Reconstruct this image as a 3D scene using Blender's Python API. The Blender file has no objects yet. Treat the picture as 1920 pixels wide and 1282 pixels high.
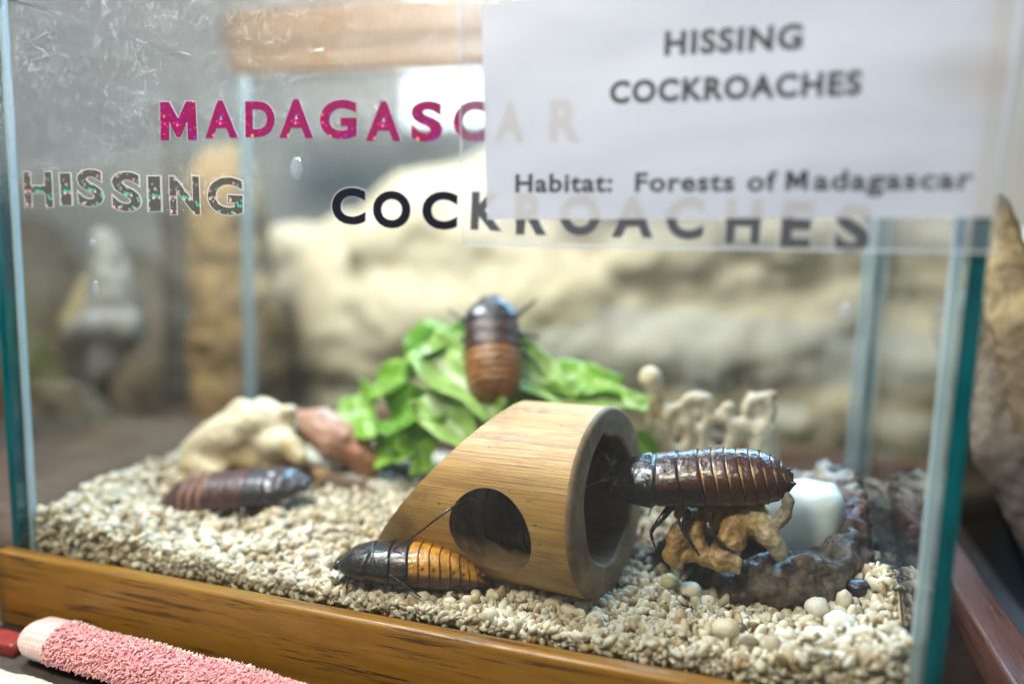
import bpy, math, random
import numpy as np
from mathutils import Vector, Matrix, Quaternion, noise as mnoise

random.seed(7)
rng = np.random.default_rng(7)
S = 0.01                                     # the numbers below are centimetres; Blender gets metres
sc = bpy.context.scene
COL = sc.collection

# ------------------------------------------------------------------ camera
cam_d = bpy.data.cameras.new('camera')
cam = bpy.data.objects.new('camera', cam_d)
COL.objects.link(cam)
R_ = Vector((0.95576526, 0.29283762, 0.02754798))
U_ = Vector((-0.06519834, 0.11959904, 0.99067918))
F_ = Vector((-0.28681342, 0.94865283, -0.13340113))
cam.matrix_world = Matrix.Translation(Vector((24.638, -20.231, 11.583)) * S) @ Matrix((R_, U_, -F_)).transposed().to_4x4()
cam_d.sensor_width = 36
cam_d.lens = 26.79
cam_d.clip_start = 0.01
cam_d.clip_end = 50
cam_d.dof.use_dof = True
cam_d.dof.focus_distance = 0.236
cam_d.dof.aperture_fstop = 2.7
sc.camera = cam

# ------------------------------------------------------------------ world, lamps, exposure
world = bpy.data.worlds.new('World')
sc.world = world
world.use_nodes = True
bg = world.node_tree.nodes['Background']
bg.inputs[0].default_value = (0.62, 0.74, 0.88, 1)
bg.inputs[1].default_value = 0.26


def area(name, loc, aim, size, power, color, size_y=None):
    d = bpy.data.lights.new(name, 'AREA')
    d.energy = power
    d.color = color
    d.size = size * S
    if size_y:
        d.shape = 'RECTANGLE'
        d.size_y = size_y * S
    o = bpy.data.objects.new(name, d)
    COL.objects.link(o)
    o.location = Vector(loc) * S
    o.rotation_euler = (Vector(aim) - Vector(loc)).to_track_quat('-Z', 'Y').to_euler()
    return o


area('window_lamp', (24, 46, 42), (16, 5, 3), 50, 9.0, (0.36, 0.66, 1.0), 16)
area('room_lamp', (6, -24, 46), (15, 3, 2), 11, 3.5, (1.0, 0.89, 0.70))
area('rock_fill', (-5, 4, 43), (11, 34, 8), 14, 4.9, (0.90, 0.95, 1.0))  # unseen fill lamp, added to light the pale rock from the front

sc.view_settings.view_transform = 'Standard'
sc.view_settings.look = 'None'
sc.view_settings.exposure = 0.08
sc.view_settings.gamma = 1
sc.view_settings.use_curve_mapping = False
sc.render.engine = 'CYCLES'
sc.cycles.use_denoising = True
sc.cycles.max_bounces = 8
sc.cycles.transparent_max_bounces = 28
sc.cycles.use_adaptive_sampling = True
sc.cycles.adaptive_threshold = 0.015
sc.cycles.caustics_reflective = False
sc.cycles.caustics_refractive = False
sc.cycles.sample_clamp_indirect = 4

# ------------------------------------------------------------------ tagging and mesh helpers


def tag(o, label=None, cat=None, group=None, kind=None):
    if label: o['label'] = label
    if cat: o['category'] = cat
    if group: o['group'] = group
    if kind: o['kind'] = kind
    return o


def empty(name, loc=(0, 0, 0)):
    o = bpy.data.objects.new(name, None)
    COL.objects.link(o)
    o.location = Vector(loc) * S
    o.empty_display_size = 0.01
    return o


class MB:
    """collects vertices, faces, material slots and colours in centimetres"""
    def __init__(self):
        self.v = []; self.f = []; self.m = []; self.c = []; self.n = 0

    def add(self, verts, faces, mi=0, col=None):
        k = self.n
        self.v.extend([tuple(p) for p in verts])
        self.f.extend([tuple(i + k for i in fc) for fc in faces])
        if isinstance(mi, int):
            self.m.extend([mi] * len(faces))
        else:
            self.m.extend(mi)
        if col is None:
            col = [(1, 1, 1)] * len(verts)
        elif len(col) == 3 and not hasattr(col[0], '__len__'):
            col = [col] * len(verts)
        self.c.extend([tuple(q) for q in col])
        self.n += len(verts)

    def build(self, name, mats, parent=None, origin=(0, 0, 0), smooth=True, matrix=None):
        """origin: cm point that becomes the object's own origin; vertices are given in the parent's frame"""
        o = Vector(origin)
        me = bpy.data.meshes.new(name)
        me.from_pydata([tuple((Vector(p) - o) * S) for p in self.v], [], self.f)
        for m in (mats if isinstance(mats, (list, tuple)) else [mats]):
            me.materials.append(m)
        me.polygons.foreach_set('material_index', self.m)
        me.polygons.foreach_set('use_smooth', [smooth] * len(self.f))
        ca = me.color_attributes.new('col', 'FLOAT_COLOR', 'POINT')
        ca.data.foreach_set('color', [x for q in self.c for x in (*q[:3], 1.0)])
        me.update()
        ob = bpy.data.objects.new(name, me)
        COL.objects.link(ob)
        if parent: ob.parent = parent
        if matrix is not None:
            M = matrix.copy(); M.translation = M.translation * S
            ob.matrix_local = M
        else:
            ob.location = o * S
        return ob


def box_vf(x0, x1, y0, y1, z0, z1):
    v = [(x0, y0, z0), (x1, y0, z0), (x1, y1, z0), (x0, y1, z0), (x0, y0, z1), (x1, y0, z1), (x1, y1, z1), (x0, y1, z1)]
    f = [(0, 3, 2, 1), (4, 5, 6, 7), (0, 1, 5, 4), (1, 2, 6, 5), (2, 3, 7, 6), (3, 0, 4, 7)]
    return v, f


def bar_x(x0, x1, y0, y1, z0, z1, r=0.12, n=4, seg=24):
    """bar along x with a rounded section"""
    ring = []
    for (cy, cz, a0) in ((y1 - r, z1 - r, 0), (y0 + r, z1 - r, 90), (y0 + r, z0 + r, 180), (y1 - r, z0 + r, 270)):
        for k in range(n + 1):
            a = math.radians(a0 + 90 * k / n)
            ring.append((cy + r * math.cos(a), cz + r * math.sin(a)))
    N = len(ring); v = []; f = []
    for i in range(seg + 1):
        x = x0 + (x1 - x0) * i / seg
        v += [(x, y, z) for y, z in ring]
    for i in range(seg):
        for j in range(N):
            a = i * N + j; b = i * N + (j + 1) % N
            f.append((a, b, b + N, a + N))
    f.append(tuple(range(N - 1, -1, -1))); f.append(tuple(range(seg * N, seg * N + N)))
    return v, f


def bar_y(x0, x1, y0, y1, z0, z1, r=0.12, n=4, seg=16):
    v, f = bar_x(y0, y1, x0, x1, z0, z1, r, n, seg)
    return [(q[1], q[0], q[2]) for q in v], [tuple(reversed(k)) for k in f]


def tube_vf(path, radii, n=8, flat=1.0):
    P = [Vector(p) for p in path]
    v = []; f = []
    up = Vector((0, 0, 1))
    prev = None
    for i, p in enumerate(P):
        t = (P[min(i + 1, len(P) - 1)] - P[max(i - 1, 0)]).normalized()
        if prev is None:
            a = t.cross(up)
            if a.length < 1e-3: a = t.cross(Vector((0, 1, 0)))
        else:
            a = prev - t * prev.dot(t)
        a.normalize(); prev = a
        b = t.cross(a)
        r = radii[i] if hasattr(radii, '__len__') else radii
        for k in range(n):
            w = 2 * math.pi * k / n
            v.append(p + a * (r * math.cos(w)) + b * (r * flat * math.sin(w)))
    for i in range(len(P) - 1):
        for k in range(n):
            a = i * n + k; b = i * n + (k + 1) % n
            f.append((a, a + n, b + n, b))
    f.append(tuple(range(n))); f.append(tuple(range(len(P) * n - 1, (len(P) - 1) * n - 1, -1)))
    return v, f


def spline(pts, n):
    """Catmull-Rom through the points"""
    P = [Vector(p) for p in pts]
    P = [P[0] * 2 - P[1]] + P + [P[-1] * 2 - P[-2]]
    out = []
    m = len(P) - 3
    for i in range(n + 1):
        u = min(i / n * m, m - 1e-6); k = int(u); t = u - k
        a, b, c, d = P[k:k + 4]
        out.append(0.5 * ((2 * b) + (c - a) * t + (2 * a - 5 * b + 4 * c - d) * t * t + (3 * b - a - 3 * c + d) * t ** 3))
    return out


def capsule_vf(p0, r0, p1, r1, n=14, m=5):
    p0 = Vector(p0); p1 = Vector(p1); d = p1 - p0
    if d.length < 1e-4: d = Vector((0, 0, 1e-3))
    d.normalize()
    a = d.orthogonal().normalized(); b = d.cross(a)
    v = []; rings = []
    for (c, r, lo) in ((p0, r0, True), (p1, r1, False)):
        for k in range(m + 1):
            w = (-math.pi / 2 + math.pi / 2 * k / m) if lo else (math.pi / 2 * k / m)
            w = max(min(w, math.pi / 2 - 0.06), -math.pi / 2 + 0.06)
            rings.append((c + d * (r * math.sin(w)), r * math.cos(w)))
    f = []
    for (c, r) in rings:
        for k in range(n):
            t = 2 * math.pi * k / n
            v.append(c + a * (r * math.cos(t)) + b * (r * math.sin(t)))
    for i in range(len(rings) - 1):
        for k in range(n):
            q = i * n + k; s = i * n + (k + 1) % n
            f.append((q, s, s + n, q + n))
    f.append(tuple(range(n - 1, -1, -1))); f.append(tuple(range((len(rings) - 1) * n, len(rings) * n)))
    return v, f


def evaluated(ob):
    dg = bpy.context.evaluated_depsgraph_get()
    dg.update()
    me = bpy.data.meshes.new_from_object(ob.evaluated_get(dg))
    return me


def drop(ob):
    d = ob.data
    bpy.data.objects.remove(ob)
    if isinstance(d, bpy.types.Mesh): bpy.data.meshes.remove(d)
    elif isinstance(d, bpy.types.Curve): bpy.data.curves.remove(d)


def blob(caps, voxel=0.1, smooth=6, amp=0.05, freq=1.5, amp2=0.015, freq2=6.0, seed=0.0, ridge=False):
    """one closed organic mesh grown from capsules (p0, r0, p1, r1, colour); returns verts, faces, colours in cm"""
    me = bpy.data.meshes.new('t'); V = []; Fc = []
    for c in caps:
        v, f = capsule_vf(*c[:4]); k = len(V)
        V += [tuple(p) for p in v]; Fc += [tuple(i + k for i in q) for q in f]
    me.from_pydata(V, [], Fc)
    ob = bpy.data.objects.new('t', me); COL.objects.link(ob)
    m = ob.modifiers.new('r', 'REMESH'); m.mode = 'VOXEL'; m.voxel_size = voxel
    if smooth:
        m = ob.modifiers.new('s', 'SMOOTH'); m.iterations = smooth; m.factor = 0.5
    e = evaluated(ob); drop(ob)
    verts = []; cols = []
    A = [Vector(c[0]) for c in caps]; B = [Vector(c[2]) for c in caps]
    for w in e.vertices:
        p = w.co.copy(); nrm = w.normal
        q = p * freq + Vector((seed, seed * 1.7, -seed))
        if ridge:
            d = amp * (mnoise.ridged_multi_fractal(q, 1.0, 2.0, 4, 1.0, 2.0) - 1.0)
        else:
            d = amp * mnoise.fractal(q, 1.0, 2.0, 3)
        d += amp2 * mnoise.noise(p * freq2)
        verts.append(p + nrm * d)
        ws = []; tot = 0; acc = [0, 0, 0]
        for c, a, b in zip(caps, A, B):
            ab = b - a; L2 = ab.length_squared
            t = 0 if L2 < 1e-9 else max(0, min(1, (p - a).dot(ab) / L2))
            dist = max((p - a - ab * t).length - (c[1] + (c[3] - c[1]) * t), -0.05) + 0.06
            wt = 1 / dist ** 3; tot += wt
            for i in range(3): acc[i] += wt * c[4][i]
        cols.append(tuple(x / tot for x in acc))
    faces = [tuple(pl.vertices) for pl in e.polygons]
    bpy.data.meshes.remove(e)
    return verts, faces, cols


# ------------------------------------------------------------------ node helpers
class NT:
    def __init__(self, name):
        self.mat = bpy.data.materials.new(name)
        self.mat.use_nodes = True
        self.t = self.mat.node_tree
        self.t.nodes.clear()
        self.out = self.t.nodes.new('ShaderNodeOutputMaterial')
        self.tc = None

    def n(self, typ, ins=None, **props):
        nd = self.t.nodes.new('ShaderNode' + typ)
        for k, v in props.items(): setattr(nd, k, v)
        for k, v in (ins or {}).items():
            s = nd.inputs[k]
            if isinstance(v, bpy.types.NodeSocket): self.t.links.new(v, s)
            elif isinstance(v, (tuple, list)) and len(v) == 3 and s.type == 'RGBA': s.default_value = (*v, 1)
            else: s.default_value = v
        return nd

    def co(self, scale=(1, 1, 1), rot=(0, 0, 0), loc=(0, 0, 0)):
        if self.tc is None: self.tc = self.n('TexCoord')
        return self.n('Mapping', {'Vector': self.tc.outputs['Object'], 'Scale': [100 * s for s in scale], 'Rotation': rot, 'Location': loc}).outputs[0]

    def noise(self, vec, scale, detail=3, rough=0.5, dist=0.0, color=False):
        nd = self.n('TexNoise', {'Vector': vec, 'Scale': scale, 'Detail': detail, 'Roughness': rough, 'Distortion': dist})
        return nd.outputs['Color' if color else 'Fac']

    def ramp(self, fac, stops):
        nd = self.n('ValToRGB', {'Fac': fac})
        el = nd.color_ramp.elements
        while len(el) < len(stops): el.new(0.5)
        for e, (p, c) in zip(el, stops):
            e.position = p
            e.color = (c, c, c, 1) if not hasattr(c, '__len__') else (*c[:3], 1)
        return nd.outputs[0]

    def mix(self, fac, a, b, mode='MIX'):
        nd = self.n('Mix', data_type='RGBA', blend_type=mode)
        for i, v in ((0, fac), (6, a), (7, b)):
            s = nd.inputs[i]
            if isinstance(v, bpy.types.NodeSocket): self.t.links.new(v, s)
            elif hasattr(v, '__len__'): s.default_value = (*v[:3], 1)
            else: s.default_value = v
        return nd.outputs[2]

    def math(self, op, a, b=0.0, clamp=False):
        nd = self.n('Math', {0: a, 1: b}, operation=op)
        nd.use_clamp = clamp
        return nd.outputs[0]

    def rng(self, v, a, b, c=0.0, d=1.0):
        return self.n('MapRange', {0: v, 1: a, 2: b, 3: c, 4: d}).outputs[0]

    def bump(self, h, strength=0.3, dist=0.02, normal=None):
        ins = {'Height': h, 'Strength': strength, 'Distance': dist * S}
        if normal is not None: ins['Normal'] = normal
        return self.n('Bump', ins).outputs[0]

    def attr(self, name='col'):
        return self.n('Attribute', attribute_name=name).outputs['Color']

    def pbr(self, base, rough=0.5, normal=None, spec=0.5, metal=0.0, coat=0.0, sss=0.0, sss_r=None, trans=0.0, sheen=0.0, coat_rough=0.1):
        ins = {'Base Color': base, 'Roughness': rough, 'Specular IOR Level': spec, 'Metallic': metal, 'Coat Weight': coat, 'Coat Roughness': coat_rough,
               'Subsurface Weight': sss, 'Transmission Weight': trans, 'Sheen Weight': sheen}
        if normal is not None: ins['Normal'] = normal
        p = self.n('BsdfPrincipled', ins)
        if sss_r: p.inputs['Subsurface Radius'].default_value = sss_r
        p.inputs['Subsurface Scale'].default_value = 0.004
        return p.outputs[0]

    def shmix(self, f, a, b):
        return self.n('MixShader', {0: f, 1: a, 2: b}).outputs[0]

    def done(self, sh):
        self.t.links.new(sh, self.out.inputs['Surface'])
        return self.mat


# ------------------------------------------------------------------ materials
def oak(name, along='x', light=(0.29, 0.150, 0.022), mid=(0.20, 0.096, 0.012), dark=(0.05, 0.024, 0.006), rough=0.32):
    T = NT(name)
    s1 = (0.12, 1, 1) if along == 'x' else (1, 0.12, 1) if along == 'y' else (1, 1, 0.12)
    s2 = (0.3, 9, 9) if along == 'x' else (9, 0.3, 9) if along == 'y' else (9, 9, 0.3)
    a = T.noise(T.co(s1), 1.1, 4, 0.6, 0.6)
    base = T.ramp(a, [(0.3, mid), (0.52, light), (0.7, mid)])
    fine = T.noise(T.co(s2), 2.2, 3, 0.6, 0.15)
    base = T.mix(T.rng(fine, 0.35, 0.7, 0, 0.45), base, mid)
    pores = T.noise(T.co(tuple(q * 0.8 for q in s2)), 1.0, 4, 0.7, 0.3)
    zone = T.noise(T.co(s1), 2.3, 2, 0.5, 0.3)
    pm = T.math('MULTIPLY', T.rng(pores, 0.545, 0.585), T.rng(zone, 0.36, 0.52))
    base = T.mix(T.math('MULTIPLY', pm, 0.85), base, dark)
    wear = T.noise(T.co((1, 1, 1)), 0.8, 5, 0.7, 0.5)
    base = T.mix(T.rng(wear, 0.52, 0.72, 0, 0.4), base, mid)
    nr = T.bump(T.math('SUBTRACT', T.math('MULTIPLY', fine, 0.3), pm), 0.5, 0.02)
    return T.done(T.pbr(base, T.rng(fine, 0.3, 0.7, rough - 0.05, rough + 0.15), nr, coat=0.15, coat_rough=0.25))


def plain(name, base, rough=0.5, nscale=2.0, var=0.35, bump=0.2, coat=0.0, spec=0.5, sss=0.0):
    T = NT(name)
    a = T.noise(T.co(), nscale, 5, 0.6, 0.2)
    dk = tuple(c * (1 - var) for c in base); lt = tuple(min(1, c * (1 + var * 0.6)) for c in base)
    c = T.ramp(a, [(0.3, dk), (0.7, lt)])
    return T.done(T.pbr(c, rough, T.bump(T.noise(T.co(), nscale * 5, 4), bump, 0.04), coat=coat, spec=spec, sss=sss))


M = {}
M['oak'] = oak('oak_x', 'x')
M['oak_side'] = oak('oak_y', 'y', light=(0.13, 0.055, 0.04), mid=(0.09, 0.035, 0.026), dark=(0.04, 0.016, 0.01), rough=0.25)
M['tray_floor'] = plain('tray_floor', (0.055, 0.032, 0.02), 0.6)
M['back_rail'] = plain('back_rail', (0.12, 0.045, 0.025), 0.45)
M['beam'] = oak('beam_wood', 'x', light=(0.27, 0.135, 0.026), mid=(0.18, 0.085, 0.015), dark=(0.12, 0.05, 0.01), rough=0.45)
M['wall'] = plain('wall_paint', (0.55, 0.52, 0.47), 0.8, 0.05, 0.10)
M['table'] = plain('table_top', (0.06, 0.052, 0.046), 0.5)
M['black'] = plain('black_plastic', (0.01, 0.01, 0.012), 0.3, bump=0.05)
M['red'] = plain('red_plastic', (0.26, 0.035, 0.03), 0.4, bump=0.05)

# gravel: one colour per pebble
T = NT('gravel')
g = T.noise(T.co(), 9, 4, 0.6)
M['gravel'] = T.done(T.pbr(T.mix(T.rng(g, 0.35, 0.75, 0, 0.30), T.attr(), (0.33, 0.25, 0.16)), 0.62, T.bump(T.noise(T.co(), 22, 3), 0.35, 0.02), sss=0.12, sss_r=(1, 0.7, 0.4)))

# pale rock, driftwood and the like use their vertex colour with mottling
def mottled(name, f1=0.5, dark=(0.12, 0.10, 0.07), amt=0.6, rough=0.8, bump=0.5, f2=4.0, spec=0.35, coat=0.0, lo=0.42, hi=0.66, coat_rough=0.2, sss=0.0):
    T = NT(name)
    a = T.noise(T.co(), f1, 7, 0.66, 0.7)
    c = T.mix(T.rng(a, lo, hi, 0, amt), T.attr(), dark)
    b = T.noise(T.co(), f2, 6, 0.65, 0.2)
    c = T.mix(T.rng(b, 0.5, 0.75, 0, 0.35), c, dark)
    return T.done(T.pbr(c, T.rng(b, 0.3, 0.7, rough - 0.12, rough + 0.1), T.bump(T.math('ADD', b, T.math('MULTIPLY', a, 1.5)), bump, 0.06), spec=spec, coat=coat, coat_rough=coat_rough, sss=sss))


M['pale_rock'] = mottled('pale_rock', 0.26, (0.34, 0.275, 0.18), 0.6, 0.85, 0.4, 0.6, lo=0.45, hi=0.75)
M['driftwood'] = mottled('driftwood', 0.6, (0.05, 0.035, 0.022), 0.7, 0.75)
M['dish_rock'] = mottled('dish_rock', 1.3, (0.02, 0.016, 0.014), 0.9, 0.40, 1.0, 3.5, spec=0.5, lo=0.42, hi=0.60)
M['bone'] = mottled('bone', 1.5, (0.10, 0.05, 0.018), 0.85, 0.45, 0.7, 4.5, spec=0.5, lo=0.45, hi=0.66)
M['cream'] = mottled('cream_skull', 1.0, (0.30, 0.22, 0.12), 0.4, 0.6, 0.4, 5.0)
M['terracotta'] = mottled('terracotta', 0.8, (0.25, 0.12, 0.08), 0.4, 0.5, 0.2, 5.0)

# white gel block
T = NT('gel')
M['gel'] = T.done(T.pbr((0.76, 0.82, 0.79), 0.3, T.bump(T.noise(T.co(), 3, 3), 0.12, 0.05), sss=0.6, sss_r=(0.8, 1.0, 0.9)))

# bamboo: object x runs along the tube
T = NT('bamboo_skin')
a = T.noise(T.co((0.10, 1.2, 1.2)), 1.6, 4, 0.6, 0.5)
base = T.ramp(a, [(0.28, (0.28, 0.15, 0.045)), (0.5, (0.44, 0.255, 0.075)), (0.72, (0.54, 0.35, 0.125))])
f = T.noise(T.co((0.22, 9, 9)), 1.8, 4, 0.65, 0.25)
base = T.mix(T.rng(f, 0.50, 0.68, 0, 0.72), base, (0.20, 0.10, 0.03))
st = T.noise(T.co((0.6, 1.2, 1.2)), 0.75, 5, 0.65, 0.4)
base = T.mix(T.rng(st, 0.51, 0.66, 0, 0.65), base, (0.20, 0.105, 0.04))
sp = T.noise(T.co((1.3, 4, 4)), 1.9, 2, 0.5)
base = T.mix(T.rng(sp, 0.70, 0.74, 0, 0.85), base, (0.05, 0.03, 0.015))
M['bamboo'] = T.done(T.pbr(base, T.rng(f, 0.3, 0.7, 0.32, 0.5), T.bump(f, 0.55, 0.04), spec=0.5))

T = NT('bamboo_cut')
a = T.noise(T.co((1, 1, 1)), 1.0, 5, 0.65, 0.6)
base = T.ramp(a, [(0.3, (0.11, 0.07, 0.04)), (0.5, (0.215, 0.145, 0.085)), (0.72, (0.33, 0.235, 0.145))])
w = T.noise(T.co((1, 5, 5)), 2.0, 4, 0.7)
base = T.mix(T.rng(w, 0.55, 0.72, 0, 0.55), base, (0.12, 0.075, 0.04))
M['bamboo_cut'] = T.done(T.pbr(base, 0.62, T.bump(w, 0.4, 0.03), spec=0.35))

T = NT('bamboo_inside')
a = T.noise(T.co((0.3, 2, 2)), 1.4, 4, 0.6, 0.4)
base = T.ramp(a, [(0.3, (0.06, 0.036, 0.018)), (0.7, (0.19, 0.12, 0.06))])
M['bamboo_in'] = T.done(T.pbr(base, 0.55, T.bump(a, 0.3, 0.04)))

# cockroach shell
def shell(name, rough, bump, coat):
    T = NT(name)
    w1 = T.noise(T.co(), 4.5, 5, 0.62, 0.8)
    w2 = T.n('TexVoronoi', {'Vector': T.co(), 'Scale': 9.0}, feature='SMOOTH_F1').outputs['Distance']
    h = T.math('ADD', w1, T.math('MULTIPLY', w2, 0.5))
    w3 = T.noise(T.co(), 2.6, 6, 0.7, 1.0)
    c = T.mix(T.rng(w3, 0.40, 0.66, 0.0, 0.62), T.attr(), (0.02, 0.009, 0.006))
    return T.done(T.pbr(c, T.rng(w1, 0.3, 0.7, rough - 0.06, rough + 0.1), T.bump(h, bump, 0.09), spec=0.42, coat=coat, coat_rough=0.08))


M['shell'] = shell('shell_glossy', 0.21, 0.36, 0.25)
M['shell_soft'] = shell('shell_soft', 0.36, 0.3, 0.25)

# lettuce
T = NT('lettuce')
a = T.noise(T.co(), 1.1, 5, 0.6, 0.4)
c = T.mix(T.rng(a, 0.35, 0.7, 0, 0.6), T.attr(), (0.06, 0.20, 0.015))
d_ = T.n('BsdfTranslucent', {'Color': c}).outputs[0]
M['lettuce'] = T.done(T.shmix(0.3, T.pbr(c, 0.32, T.bump(T.noise(T.co(), 5, 4), 0.5, 0.08), spec=0.55), d_))

# towel
T = NT('towel_pink')
M['towel'] = T.done(T.pbr(T.attr(), 0.9, T.bump(T.noise(T.co(), 40, 2), 0.4, 0.02), spec=0.1, sheen=0.4))
T = NT('towel_weave')
u = T.n('TexVoronoi', {'Vector': T.co((1, 1, 1)), 'Scale': 7.0, 'Randomness': 0.25}, feature='F1').outputs['Distance']
c = T.mix(T.rng(u, 0.2, 0.55, 0, 0.8), (0.72, 0.62, 0.57), (0.58, 0.36, 0.34))
M['weave'] = T.done(T.pbr(c, 0.9, T.bump(u, -0.8, 0.05), spec=0.1, sheen=0.3))
T = NT('white_cloth')
M['cloth'] = T.done(T.pbr((0.52, 0.50, 0.45), 0.9, T.bump(T.noise(T.co(), 12, 4), 0.6, 0.05), spec=0.1, sheen=0.3))

# glass: a thin clear sheet with mirror reflection by angle, teal along the cut edges
def pane_faces(T, tint=(0.955, 0.975, 0.97), dirt_haze=None):
    tr = T.n('BsdfTransparent', {'Color': tint}).outputs[0]
    gl = T.n('BsdfGlossy', {'Color': (1, 1, 1), 'Roughness': 0.02}).outputs[0]
    ge = T.n('NewGeometry')
    ct = T.math('ABSOLUTE', T.n('VectorMath', {0: ge.outputs['Normal'], 1: ge.outputs['Incoming']}, operation='DOT_PRODUCT').outputs['Value'])
    fr = T.math('ADD', T.math('MULTIPLY', T.math('POWER', T.math('SUBTRACT', 1.0, ct, True), 5.0), 0.95), 0.04)
    return T.shmix(fr, tr, gl)


T = NT('glass_clear')
M['glass'] = T.done(pane_faces(T))
T = NT('glass_edge')
ev = T.noise(T.co((2, 2, 0.3)), 1.0, 4, 0.6)
ec = T.ramp(ev, [(0.3, (0.0, 0.04, 0.055)), (0.7, (0.002, 0.15, 0.185))])
M['glass_edge'] = T.done(T.pbr(ec, 0.12, T.bump(ev, 0.2, 0.05), coat=0.5))
T = NT('silicone')
sv = T.noise(T.co((2, 2, 0.4)), 1.5, 4, 0.6)
silc = T.n('BsdfTransparent', {'Color': (0.9, 0.97, 1.0)}).outputs[0]
M['silicone'] = T.done(T.shmix(0.62, silc, T.pbr(T.ramp(sv, [(0.3, (0.50, 0.66, 0.72)), (0.7, (0.72, 0.84, 0.88))]), 0.3, T.bump(sv, 0.3, 0.08))))

# front pane, outside face: dust, wiped smears in the upper left corner, run marks, painted reflection haze
T = NT('glass_front')
clean = pane_faces(T)
xyz = T.n('SeparateXYZ', {'Vector': T.co()}).outputs
warp = T.noise(T.co((0.25, 0.25, 0.25)), 1.0, 3, 0.6)
edge = T.math('ADD', T.math('MULTIPLY', T.math('SUBTRACT', xyz[2], 15.2), 0.30), T.math('MULTIPLY', T.math('SUBTRACT', warp, 0.5), 2.2))
edge = T.math('ADD', edge, T.rng(xyz[0], 0, 9, 0.55, -0.25))
corner = T.math('MULTIPLY', T.math('ADD', edge, 0.0, True), T.rng(xyz[0], 13, 17, 1, 0.6), True)
s1 = T.noise(T.co((0.35, 1, 1.3), (0, 0.35, 0)), 1.3, 9, 0.78, 0.9)
s2 = T.noise(T.co((1, 1, 1)), 0.35, 6, 0.7, 0.8)
streak = T.math('MULTIPLY', T.rng(s1, 0.48, 0.66), T.rng(s2, 0.38, 0.56))
fine = T.noise(T.co((1, 1, 0.7), (0, 0.5, 0)), 3.4, 13, 0.88, 0.6)
wv = T.n('VectorMath', {0: T.co((0.8, 1, 1.1), (0, 0.5, 0)), 1: T.n('VectorMath', {0: T.noise(T.co((1, 1, 1)), 0.5, 5, 0.6, 0, True), 'Scale': 1.6}, operation='SCALE').outputs[0]}, operation='ADD').outputs[0]
ln = T.n('TexVoronoi', {'Vector': wv, 'Scale': 1.1}, feature='DISTANCE_TO_EDGE').outputs['Distance']
scr = T.math('MULTIPLY', T.rng(ln, 0.0, 0.022, 1, 0), T.rng(T.noise(T.co((1, 1, 1)), 0.8, 4, 0.7), 0.46, 0.60))
streak = T.math('MAXIMUM', T.math('MULTIPLY', streak, 0.42), T.math('MULTIPLY', scr, 0.7))
grit = T.math('MAXIMUM', streak, T.math('MULTIPLY', T.math('MULTIPLY', T.rng(fine, 0.50, 0.64), 0.8), T.rng(s2, 0.34, 0.52, 0.25, 1.0)))
smear = T.math('MULTIPLY', corner, T.math('ADD', T.math('MULTIPLY', grit, 0.42), 0.14), True)
vor = T.n('TexVoronoi', {'Vector': T.co((1, 0.02, 1)), 'Scale': 2.3}, feature='F1')
rnd = T.n('SeparateColor', {'Color': vor.outputs['Color']}).outputs
dot = T.math('MULTIPLY', T.math('LESS_THAN', vor.outputs['Distance'], T.rng(rnd[1], 0, 1, 0.008, 0.05)), T.math('GREATER_THAN', rnd[0], 0.4))
vor2 = T.n('TexVoronoi', {'Vector': T.co((1, 0.02, 1)), 'Scale': 7.0}, feature='F1')
rn2 = T.n('SeparateColor', {'Color': vor2.outputs['Color']}).outputs
dz = T.rng(T.noise(T.co((1, 1, 1)), 0.22, 3, 0.6), 0.42, 0.62)
dot2 = T.math('MULTIPLY', T.math('LESS_THAN', vor2.outputs['Distance'], T.rng(rn2[1], 0, 1, 0.02, 0.09)), T.math('GREATER_THAN', rn2[0], T.math('SUBTRACT', 1.0, T.math('MULTIPLY', dz, 0.35))))
dust = T.math('MULTIPLY', T.math('MAXIMUM', dot, dot2), 0.8)
haze = T.math('MULTIPLY', T.rng(T.noise(T.co((1, 1, 0.5)), 0.16, 4, 0.6), 0.3, 0.75), T.rng(xyz[2], 3, 16, 0.01, 0.075))  # veil growing with height: the room's hazy reflection put into the colour
tot = T.math('ADD', T.math('MAXIMUM', smear, dust), haze, True)
rough_gl = T.n('BsdfGlossy', {'Color': (0.95, 0.97, 1), 'Roughness': 0.22, 'Normal': T.bump(T.math('ADD', grit, T.math('MULTIPLY', fine, 0.8)), 1.0, 0.25)}).outputs[0]
dif = T.n('BsdfDiffuse', {'Color': (0.52, 0.64, 0.68)}).outputs[0]  # bluish for the painted haze; dust and smears share it
dirt_haze = T.shmix(0.6, dif, rough_gl)
M['glass_front'] = T.done(T.shmix(tot, clean, dirt_haze))

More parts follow.
